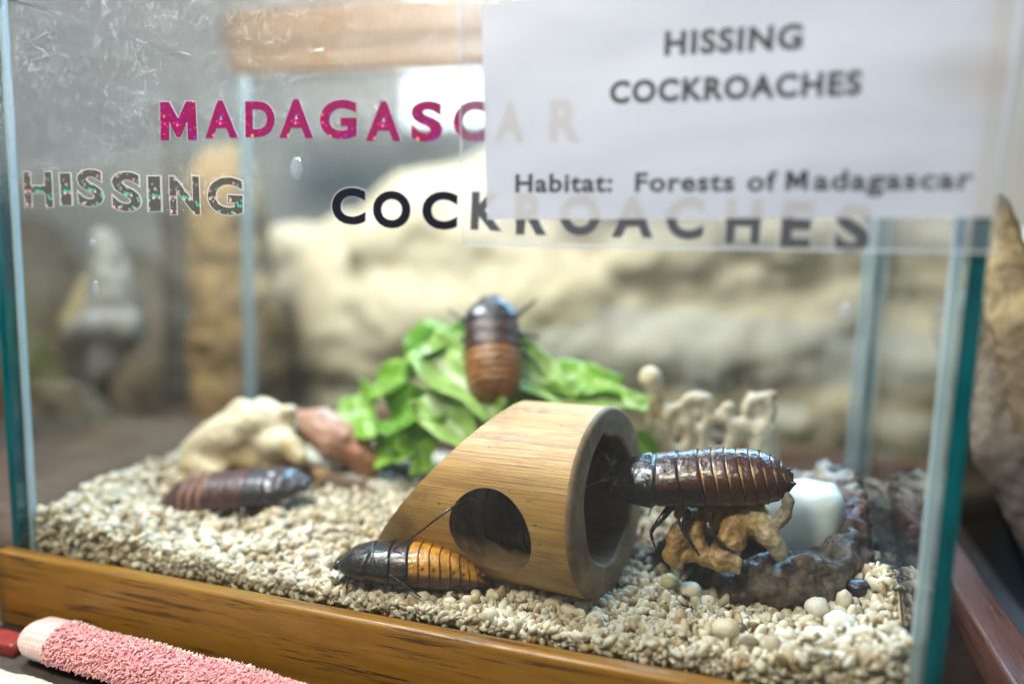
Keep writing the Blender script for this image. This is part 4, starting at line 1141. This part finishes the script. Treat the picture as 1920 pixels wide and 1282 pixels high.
# upright pierced bone ornament behind
BW = (0.64, 0.53, 0.37); BT = (0.48, 0.33, 0.17)
def lat(y, *segs):
    return segs
Yb = 10.6
caps = [((21.24, 10.60, 6.17), 0.46, (21.48, 10.60, 5.60), 0.36, BW),
        ((21.48, 10.60, 5.60), 0.36, (21.55, 10.60, 4.38), 0.36, BT),
        ((21.55, 10.60, 4.38), 0.40, (21.55, 10.50, 3.78), 0.42, BW),
        ((21.55, 10.50, 3.63), 0.32, (21.98, 10.60, 2.30), 0.3, BT),
        ((21.68, 10.60, 4.40), 0.3, (22.08, 10.60, 4.88), 0.3, BW),
        ((24.35, 10.60, 5.20), 0.28, (24.21, 10.60, 4.75), 0.28, BW),
        ((22.77, 10.60, 5.34), 0.28, (23.43, 10.60, 5.40), 0.30, BW),
        ((25.68, 10.50, 4.49), 0.52, (25.95, 10.50, 3.44), 0.48, BW),
        ((25.95, 10.50, 3.44), 0.42, (26.19, 10.60, 2.36), 0.42, BT),
        ((25.18, 10.50, 4.55), 0.36, (25.58, 10.50, 4.48), 0.4, BW),
        ((24.63, 10.50, 4.60), 0.28, (25.07, 10.50, 4.64), 0.32, BW),
        ((25.64, 10.60, 5.68), 0.26, (25.99, 10.70, 5.82), 0.2, BT),
        ((25.25, 10.60, 5.60), 0.2, (25.16, 10.70, 5.74), 0.18, BT),
        ((22.20, 10.60, 2.21), 0.4, (26.23, 10.60, 2.37), 0.4, BT),
        ((22.34, 10.60, 2.34), 0.4, (22.0, 10.6, 1.5), 0.5, BT),
        ((26.03, 10.60, 2.34), 0.4, (26.0, 10.6, 1.5), 0.5, BT),
        ((22.22, 10.60, 3.11), 0.3, (22.62, 10.60, 2.37), 0.3, BW),
        ((24.51, 10.50, 3.39), 0.3, (24.19, 10.50, 2.59), 0.3, BW),
        ((22.95, 10.50, 4.19), 0.25, (22.89, 10.50, 3.72), 0.25, BW),
        ((22.89, 10.50, 3.72), 0.25, (22.74, 10.50, 3.38), 0.25, BW),
        ((22.74, 10.50, 3.38), 0.25, (22.52, 10.50, 3.22), 0.25, BW),
        ((22.52, 10.50, 3.22), 0.25, (22.26, 10.50, 3.32), 0.25, BW),
        ((22.26, 10.50, 3.32), 0.25, (22.07, 10.50, 3.64), 0.25, BW),
        ((22.07, 10.50, 3.64), 0.25, (21.98, 10.50, 4.09), 0.25, BW),
        ((21.98, 10.50, 4.09), 0.25, (22.02, 10.50, 4.56), 0.25, BW),
        ((22.02, 10.50, 4.56), 0.25, (22.17, 10.50, 4.93), 0.25, BW),
        ((22.17, 10.50, 4.93), 0.25, (22.42, 10.50, 5.06), 0.25, BW),
        ((22.42, 10.50, 5.06), 0.25, (22.65, 10.50, 4.97), 0.25, BW),
        ((22.65, 10.50, 4.97), 0.25, (22.84, 10.50, 4.64), 0.25, BW),
        ((22.84, 10.50, 4.64), 0.25, (22.95, 10.50, 4.19), 0.25, BW),
        ((23.63, 10.50, 4.91), 0.25, (23.57, 10.50, 4.58), 0.25, BW),
        ((23.57, 10.50, 4.58), 0.25, (23.40, 10.50, 4.32), 0.25, BW),
        ((23.40, 10.50, 4.32), 0.25, (23.14, 10.50, 4.19), 0.25, BW),
        ((23.14, 10.50, 4.19), 0.25, (22.86, 10.50, 4.27), 0.25, BW),
        ((22.86, 10.50, 4.27), 0.25, (22.64, 10.50, 4.49), 0.25, BW),
        ((22.64, 10.50, 4.49), 0.25, (22.56, 10.50, 4.81), 0.25, BW),
        ((22.56, 10.50, 4.81), 0.25, (22.60, 10.50, 5.17), 0.25, BW),
        ((22.60, 10.50, 5.17), 0.25, (22.79, 10.50, 5.42), 0.25, BW),
        ((22.79, 10.50, 5.42), 0.25, (23.06, 10.50, 5.53), 0.25, BW),
        ((23.06, 10.50, 5.53), 0.25, (23.33, 10.50, 5.47), 0.25, BW),
        ((23.33, 10.50, 5.47), 0.25, (23.53, 10.50, 5.25), 0.25, BW),
        ((23.53, 10.50, 5.25), 0.25, (23.63, 10.50, 4.91), 0.25, BW),
        ((24.66, 10.50, 4.15), 0.25, (24.58, 10.50, 3.77), 0.25, BW),
        ((24.58, 10.50, 3.77), 0.25, (24.40, 10.50, 3.47), 0.25, BW),
        ((24.40, 10.50, 3.47), 0.25, (24.10, 10.50, 3.33), 0.25, BW),
        ((24.10, 10.50, 3.33), 0.25, (23.79, 10.50, 3.40), 0.25, BW),
        ((23.79, 10.50, 3.40), 0.25, (23.54, 10.50, 3.66), 0.25, BW),
        ((23.54, 10.50, 3.66), 0.25, (23.44, 10.50, 4.02), 0.25, BW),
        ((23.44, 10.50, 4.02), 0.25, (23.50, 10.50, 4.42), 0.25, BW),
        ((23.50, 10.50, 4.42), 0.25, (23.71, 10.50, 4.73), 0.25, BW),
        ((23.71, 10.50, 4.73), 0.25, (24.01, 10.50, 4.84), 0.25, BW),
        ((24.01, 10.50, 4.84), 0.25, (24.32, 10.50, 4.78), 0.25, BW),
        ((24.32, 10.50, 4.78), 0.25, (24.54, 10.50, 4.53), 0.25, BW),
        ((24.54, 10.50, 4.53), 0.25, (24.66, 10.50, 4.15), 0.25, BW),
        ((23.98, 10.50, 2.85), 0.24, (23.92, 10.50, 2.56), 0.24, BW),
        ((23.92, 10.50, 2.56), 0.24, (23.73, 10.50, 2.31), 0.24, BW),
        ((23.73, 10.50, 2.31), 0.24, (23.46, 10.50, 2.19), 0.24, BW),
        ((23.46, 10.50, 2.19), 0.24, (23.17, 10.50, 2.25), 0.24, BW),
        ((23.17, 10.50, 2.25), 0.24, (22.94, 10.50, 2.44), 0.24, BW),
        ((22.94, 10.50, 2.44), 0.24, (22.86, 10.50, 2.72), 0.24, BW),
        ((22.86, 10.50, 2.72), 0.24, (22.91, 10.50, 3.04), 0.24, BW),
        ((22.91, 10.50, 3.04), 0.24, (23.11, 10.50, 3.28), 0.24, BW),
        ((23.11, 10.50, 3.28), 0.24, (23.39, 10.50, 3.38), 0.24, BW),
        ((23.39, 10.50, 3.38), 0.24, (23.66, 10.50, 3.34), 0.24, BW),
        ((23.66, 10.50, 3.34), 0.24, (23.88, 10.50, 3.15), 0.24, BW),
        ((23.88, 10.50, 3.15), 0.24, (23.98, 10.50, 2.85), 0.24, BW),
        ((25.95, 10.50, 5.26), 0.24, (25.90, 10.50, 5.02), 0.24, BW),
        ((25.90, 10.50, 5.02), 0.24, (25.76, 10.50, 4.84), 0.24, BW),
        ((25.76, 10.50, 4.84), 0.24, (25.55, 10.50, 4.73), 0.24, BW),
        ((25.55, 10.50, 4.73), 0.24, (25.32, 10.50, 4.80), 0.24, BW),
        ((25.32, 10.50, 4.80), 0.24, (25.13, 10.50, 4.95), 0.24, BW),
        ((25.13, 10.50, 4.95), 0.24, (25.08, 10.50, 5.18), 0.24, BW),
        ((25.08, 10.50, 5.18), 0.24, (25.10, 10.50, 5.44), 0.24, BW),
        ((25.10, 10.50, 5.44), 0.24, (25.27, 10.50, 5.62), 0.24, BW),
        ((25.27, 10.50, 5.62), 0.24, (25.48, 10.50, 5.70), 0.24, BW),
        ((25.48, 10.50, 5.70), 0.24, (25.70, 10.50, 5.66), 0.24, BW),
        ((25.70, 10.50, 5.66), 0.24, (25.87, 10.50, 5.51), 0.24, BW),
        ((25.87, 10.50, 5.51), 0.24, (25.95, 10.50, 5.26), 0.24, BW),
        ((25.44, 10.50, 3.71), 0.24, (25.40, 10.50, 3.32), 0.24, BW),
        ((25.40, 10.50, 3.32), 0.24, (25.26, 10.50, 3.02), 0.24, BW),
        ((25.26, 10.50, 3.02), 0.24, (25.05, 10.50, 2.89), 0.24, BW),
        ((25.05, 10.50, 2.89), 0.24, (24.82, 10.50, 2.97), 0.24, BW),
        ((24.82, 10.50, 2.97), 0.24, (24.62, 10.50, 3.23), 0.24, BW),
        ((24.62, 10.50, 3.23), 0.24, (24.55, 10.50, 3.62), 0.24, BW),
        ((24.55, 10.50, 3.62), 0.24, (24.57, 10.50, 4.01), 0.24, BW),
        ((24.57, 10.50, 4.01), 0.24, (24.73, 10.50, 4.33), 0.24, BW),
        ((24.73, 10.50, 4.33), 0.24, (24.95, 10.50, 4.44), 0.24, BW),
        ((24.95, 10.50, 4.44), 0.24, (25.17, 10.50, 4.37), 0.24, BW),
        ((25.17, 10.50, 4.37), 0.24, (25.35, 10.50, 4.09), 0.24, BW),
        ((25.35, 10.50, 4.09), 0.24, (25.44, 10.50, 3.71), 0.24, BW)]
SHADE_BN = (0.10, 0.055, 0.02)  # dark backing added behind the holes, stands in for their shaded inside
caps += [((22.26, 12.40, 2.17), 0.5, (25.21, 12.40, 2.50), 0.5, SHADE_BN), ((22.42, 12.40, 3.36), 0.5, (24.08, 12.40, 3.30), 0.5, SHADE_BN), ((22.42, 12.40, 3.36), 0.45, (23.15, 12.40, 4.14), 0.45, SHADE_BN), ((23.92, 12.40, 2.36), 0.5, (23.98, 10.90, 2.34), 0.5, SHADE_BN)]
v, f, c = blob(caps, 0.07, 3, 0.06, 1.5, 0.02, 6.0, 41)
mb = MB(); mb.add(v, f, 0, c); o = mb.build('pierced_bone', M['cream'], origin=(23.8, 10.6, 1.2)); tag(o, 'blurred upright bone ornament full of holes, with a tall knob', 'bone ornament')

# cream skull at left, reddish shard, stick
CS = (0.70, 0.60, 0.42); CT = (0.52, 0.39, 0.21)
caps = [((2.20, 7.00, 1.98), 0.85, (3.74, 7.00, 2.87), 1.0, CS), ((3.74, 7.00, 2.87), 1.05, (5.22, 7.20, 3.56), 0.95, CS), ((5.22, 7.20, 3.56), 0.9, (6.47, 7.30, 3.54), 0.5, CS), ((4.10, 7.10, 3.82), 0.6, (4.37, 7.10, 4.08), 0.45, CS), ((6.02, 7.20, 3.91), 0.42, (6.67, 7.20, 4.11), 0.3, CS),
        ((7.05, 6.60, 2.85), 0.55, (7.55, 6.40, 2.39), 0.42, CT), ((5.68, 6.90, 2.74), 0.75, (6.60, 6.70, 2.89), 0.6, CS), ((2.95, 6.40, 1.58), 0.6, (3.78, 6.20, 1.43), 0.45, CS), ((2.09, 6.60, 1.48), 0.55, (1.87, 6.50, 0.88), 0.4, CT), ((4.27, 7.00, 2.09), 0.7, (5.21, 6.80, 2.01), 0.55, CT),
        ((3.97, 7.40, 2.19), 0.9, (5.85, 7.40, 1.68), 0.9, CT)]
v, f, c = blob(caps, 0.12, 3, 0.16, 0.9, 0.04, 4.0, 51)
mb = MB(); mb.add(v, f, 0, c); o = mb.build('animal_skull', M['cream'], origin=(4.6, 7, 1.2)); tag(o, 'blurred cream skull ornament half sunk in gravel at left', 'skull ornament')
v, f, c = blob([((6.83, 8.60, 3.16), 0.85, (8.39, 8.40, 2.65), 0.95, (0.40, 0.22, 0.15)), ((8.39, 8.40, 2.65), 0.9, (9.77, 8.20, 2.03), 0.6, (0.36, 0.16, 0.09)), ((6.84, 8.80, 3.48), 0.5, (7.88, 8.60, 3.26), 0.6, (0.55, 0.40, 0.34))], 0.12, 2, 0.26, 0.8, 0.05, 3, 61)
mb = MB(); mb.add(v, f, 0, c); o = mb.build('clay_shard', M['terracotta'], origin=(9.0, 8.4, 1.3)); tag(o, 'reddish clay shard between the cream skull and the lettuce', 'clay shard')
v, f, c = blob([((6.77, 7.40, 1.91), 0.42, (8.31, 7.20, 1.33), 0.40, (0.30, 0.17, 0.07)), ((8.31, 7.20, 1.33), 0.40, (10.65, 7.00, 1.11), 0.3, (0.10, 0.055, 0.03))], 0.12, 3, 0.08, 1.2, 0.02, 5, 71)
mb = MB(); mb.add(v, f, 0, c); o = mb.build('brown_stick', M['driftwood'], origin=(9.2, 7.1, 1.2)); tag(o, 'short brown stick on the gravel below the clay shard', 'stick')
v, f, c = blob([((9.51, 9.20, 1.36), 0.6, (11.81, 9.20, 1.15), 0.7, (0.045, 0.03, 0.022))], 0.14, 3, 0.15, 1.2, 0.03, 5, 73)
mb = MB(); mb.add(v, f, 0, c); o = mb.build('bark_piece', M['driftwood'], origin=(11.2, 9.2, 1.2)); tag(o, 'dark bark piece under the left end of the lettuce', 'bark')

# ------------------------------------------------------------------ lettuce pieces
LD = (0.16, 0.38, 0.035); LM = (0.30, 0.54, 0.07); LL = (0.48, 0.68, 0.20); LR = (0.72, 0.82, 0.50)
def leaf(p, along, up, L, W, col, rib, fold, curl, seed, label):
    a = Vector(along).normalized(); u = Vector(up); u = (u - a * u.dot(a)).normalized(); s = u.cross(a)
    nx, ny = 30, 24; v = []; c = []
    for i in range(nx + 1):
        x = i / nx
        wl = W / 2 * (0.55 + 0.45 * math.sin(math.pi * min(1, x * 1.25 + 0.1))) * (1 + 0.06 * math.sin(13 * x + seed))
        for j in range(ny + 1):
            y = 2 * j / ny - 1
            z = fold * abs(y) ** 1.3 * W * 0.5 + curl * L * (x - 0.5) ** 2 + 0.06 * W * abs(y) ** 1.2 * math.sin(9 * x + 4 * y + seed) + 0.07 * W * mnoise.noise(Vector((x * 4 + seed, y * 2.5, seed)))
            q = Vector(p) + a * ((x - 0.5) * L) + s * (y * wl) + u * z
            v.append(q)
            t = max(0, 1 - abs(y) * (3.0 + 4 * x)); r = tuple(col[k] + (rib[k] - col[k]) * min(1, t * 1.5) for k in range(3))
            c.append(r)
    n = len(v); f = []
    w = ny + 1
    for i in range(nx):
        for j in range(ny):
            q = i * w + j; f.append((q, q + w, q + w + 1, q + 1))
    # underside 0.5 mm below gives it thickness
    nr = [Vector((0, 0, 0)) for _ in v]
    for q in f:
        e = (v[q[1]] - v[q[0]]).cross(v[q[3]] - v[q[0]])
        for k in q: nr[k] += e
    v2 = [p_ - m_.normalized() * (0.05 + 0.10 * max(0, 1 - abs(2 * (i % w) / ny - 1) * 5)) for i, (p_, m_) in enumerate(zip(v, nr))]
    f2 = [tuple(k + n for k in reversed(q)) for q in f]
    rim = [j for j in range(w)] + [i * w + ny for i in range(1, nx + 1)] + [nx * w + j for j in range(ny - 1, -1, -1)] + [i * w for i in range(nx - 1, 0, -1)]
    f3 = [(rim[k], rim[(k + 1) % len(rim)], rim[(k + 1) % len(rim)] + n, rim[k] + n) for k in range(len(rim))]
    mb = MB(); mb.add(v + v2, f + f2 + f3, 0, c + c)
    o = mb.build('lettuce_piece', M['lettuce'], origin=tuple(p)); tag(o, label, 'lettuce', 'torn lettuce pieces heaped behind the bamboo')
leaf((12.14, 10.00, 6.90), (1, .1, .35), (-.2, -.6, .8), 3.2, 2.6, LD, LM, .5, -.2, 1, 'dark green lettuce piece highest on the left of the heap, beside the amber cockroach')
leaf((10.80, 9.40, 5.37), (.8, -.3, .4), (-.3, -.6, .7), 3.2, 2.1, LM, LL, .4, .3, 2, 'mid green curled lettuce piece on the upper left slope')
leaf((13.68, 8.60, 5.75), (.85, -.25, -.55), (.2, -.7, .7), 4.6, 2.4, LL, LR, .45, -.1, 3, 'long pale ribbed lettuce piece slanting down to the bamboo, below the amber cockroach')
leaf((9.25, 9.20, 3.74), (.5, -.5, -.35), (-.4, -.6, .6), 2.8, 2.1, LM, LL, .5, .2, 4, 'frilly lettuce piece at the far left end of the heap')
leaf((11.88, 8.40, 4.39), (.9, -.2, .2), (-.1, -.8, .5), 3.2, 2.3, LD, LM, .6, -.3, 5, 'dark shaded lettuce piece in the middle of the left slope')
leaf((13.79, 7.80, 4.04), (.8, -.2, -.6), (.3, -.8, .5), 3.6, 1.9, LL, LR, .5, .1, 6, 'pale ribbed lettuce piece low against the cut end of the bamboo')
leaf((11.05, 8.40, 2.58), (.7, -.4, .1), (-.1, -.8, .4), 2.8, 2.0, LM, LL, .6, .3, 7, 'small lettuce piece lowest on the left, over the dark bark')
leaf((12.32, 8.00, 3.05), (.3, -.2, -.9), (.1, -.9, .1), 2.2, 1.8, LM, LL, .5, .2, 8, 'lettuce scrap hanging down at the foot of the left slope')
leaf((16.76, 9.80, 5.79), (.8, -.1, -.5), (.1, -.6, .8), 3.4, 2.2, LL, LR, .4, .2, 9, 'bright lettuce piece just right of the amber cockroach')
leaf((18.54, 10.40, 5.77), (1, .0, -.05), (0, -.6, .8), 3.2, 2.0, LM, (0.5, 0.66, 0.10), .35, -.2, 10, 'yellow-green lettuce piece topping the right side of the heap')
leaf((19.64, 10.00, 5.18), (1, -.1, -.08), (.1, -.6, .8), 3.4, 1.6, LL, LR, .3, .2, 11, 'pale lettuce piece at the right end, above the bamboo end')
leaf((21.36, 10.00, 3.18), (.6, -.2, -.5), (.1, -.9, .2), 1.8, 1.2, LD, LM, .4, .2, 12, 'green lettuce piece low between the bamboo end and the pierced bone')
leaf((14.99, 9.60, 4.89), (1, .0, -.1), (0, -.7, .7), 5.0, 3.0, LD, LM, .3, .2, 13, 'dark lettuce piece under the amber cockroach, mostly hidden by the bamboo')
leaf((13.97, 10.40, 5.81), (.3, -.1, .9), (-.3, -.9, .1), 4.4, 2.6, LD, LM, .4, -.2, 14, 'upright dark lettuce piece behind the lower body of the amber cockroach')

# ------------------------------------------------------------------ towel roll and what lies beside it
tw = tag(empty('towel', (8, -2.0, -2.8)), 'rolled pink terry towel with pale woven end, in front of the tray', 'towel')
TW = (8, -2.0, -2.8)
AX0 = Vector((2.55, -1.80, -2.10)); AX1 = Vector((17.5, -2.55, -2.10)); RT_ = 0.66
dT = (AX1 - AX0).normalized(); aT = dT.cross(Vector((0, 0, 1))).normalized(); bT = aT.cross(dT)
def rollp(u, th, r):
    sag = 1 + 0.05 * math.sin(u * 1.7) + 0.03 * math.sin(3 * th + u)
    fl = 0.9 if math.sin(th) < -0.3 else 1.0
    return AX0 + dT * u + aT * (r * 1.08 * sag * math.cos(th)) + bT * (r * sag * fl * math.sin(th))
def roll(u0, u1, r, n=60, m=48, cap0=False):
    v = []; f = []
    for i in range(n + 1):
        u = u0 + (u1 - u0) * i / n
        rr_ = r * (min(1, 0.80 + 0.2 * ((u - u0) / 0.35)) if cap0 else 1)
        for k in range(m): v.append(rollp(u, 2 * math.pi * k / m, rr_))
    for i in range(n):
        for k in range(m):
            a = i * m + k; b = i * m + (k + 1) % m; f.append((a, a + m, b + m, b))
    f.append(tuple(range(m))); f.append(tuple(range((n + 1) * m - 1, n * m - 1, -1)))
    return v, f
mb = MB(); mb.add(*roll(0, 1.35, RT_ * 1.02, 20, 48, True)); o = mb.build('woven_end', M['weave'], tw, TW); o.location = (0, 0, 0)
mb = MB(); mb.add(*roll(1.3, 14.9, RT_ * 0.96), 0, (0.52, 0.22, 0.23))
tv, tf = I1
for _ in range(5200):
    u = 1.3 + 13.4 * rng.random(); th = rng.uniform(-0.6, 3.9)
    if th > 2.7 and rng.random() < 0.4: continue
    p = rollp(u, th, RT_ * (1.0 + rng.uniform(-0.03, 0.05)))
    n_ = (p - (AX0 + dT * u)).normalized()
    d1 = (dT * rng.normal(0, 1) + n_.cross(dT) * rng.normal(0, 1) + n_ * rng.uniform(0.2, 1.3)).normalized()
    d2 = n_.cross(d1).normalized() if n_.cross(d1).length > 1e-3 else dT
    d3 = d1.cross(d2)
    l_, w_ = rng.uniform(0.075, 0.12), rng.uniform(0.028, 0.042)
    white = th > 1.95 and rng.random() < (0.8 if th > 2.2 else 0.3)
    k = rng.uniform(0.8, 1.12)
    col = (0.74 * k, 0.70 * k, 0.62 * k) if white else (0.72 * k, 0.36 * k, 0.37 * k)
    mb.add([p + d1 * (q[0] * l_) + d2 * (q[1] * w_) + d3 * (q[2] * w_ + 0.03 * q[0] ** 2) for q in tv], [tuple(q) for q in tf], 0, col)
o = mb.build('terry_roll', M['towel'], tw, TW); o.location = (0, 0, 0); o['label'] = 'pink looped terry part'

v = []; f = []
nx, ny = 60, 20
for i in range(nx + 1):
    for j in range(ny + 1):
        x = 1.0 + 9 * i / nx; y = -2.75 - 2.6 * j / ny - 0.03 * x
        z = -2.62 + 0.10 * mnoise.noise(Vector((x * 1.1, y * 1.6, 0))) + 0.05 * mnoise.noise(Vector((x * 4, y * 4, 3))) - (0.12 if j == 0 else 0)
        v.append((x, y, z))
n = len(v)
v += [(a, b, -2.795) for a, b, c_ in v]
w = ny + 1
for i in range(nx):
    for j in range(ny):
        q = i * w + j; f.append((q, q + 1, q + w + 1, q + w)); f.append((q + n, q + w + n, q + w + 1 + n, q + 1 + n))
rim = [j for j in range(w)] + [i * w + ny for i in range(1, nx + 1)] + [nx * w + j for j in range(ny - 1, -1, -1)] + [i * w for i in range(nx - 1, 0, -1)]
for k in range(len(rim)):
    a, b = rim[k], rim[(k + 1) % len(rim)]; f.append((a, a + n, b + n, b))
mb = MB(); mb.add(v, f); o = mb.build('white_cloth', M['cloth'], origin=(5, -4, -2.8)); tag(o, 'off-white cloth lying in front of the pink towel at the corner', 'cloth')
mb = MB(); mb.add(*bar_x(-4.0, 2.0, -2.15, -1.35, -2.795, -2.35, 0.08)); o = mb.build('red_strip', M['red'], origin=(0, -1.7, -2.8)); tag(o, 'dull red flat strip poking out behind the towel end at left', 'strip')
mb = MB(); mb.add(*bar_x(-5.0, 2.1, -1.30, -0.75, -2.795, -2.72, 0.02)); o = mb.build('black_strip', M['black'], origin=(0, -1.0, -2.8)); tag(o, 'flat black strip between the red strip and the tray', 'strip')

mb = MB()
for k in range(7):
    x0 = 34.5 + 0.22 * k; y0 = 2.6 + 0.5 * (k % 3)
    mb.add(*tube_vf(spline([(x0, y0, -2.8), (x0 - 0.1 + 0.06 * k, y0 - 0.1, -1.4), (x0 - 0.35 + 0.12 * k, y0 - 0.2, -0.2 + 0.2 * (k % 2))], 12), [0.03 - 0.002 * i for i in range(13)], 5), 0, (0.42, 0.34, 0.20))
o = mb.build('dry_grass', M['driftwood'], origin=(35.2, 3, -2.8)); tag(o, 'few dry grass blades outside the tray at lower right', 'grass tuft', kind='thing')
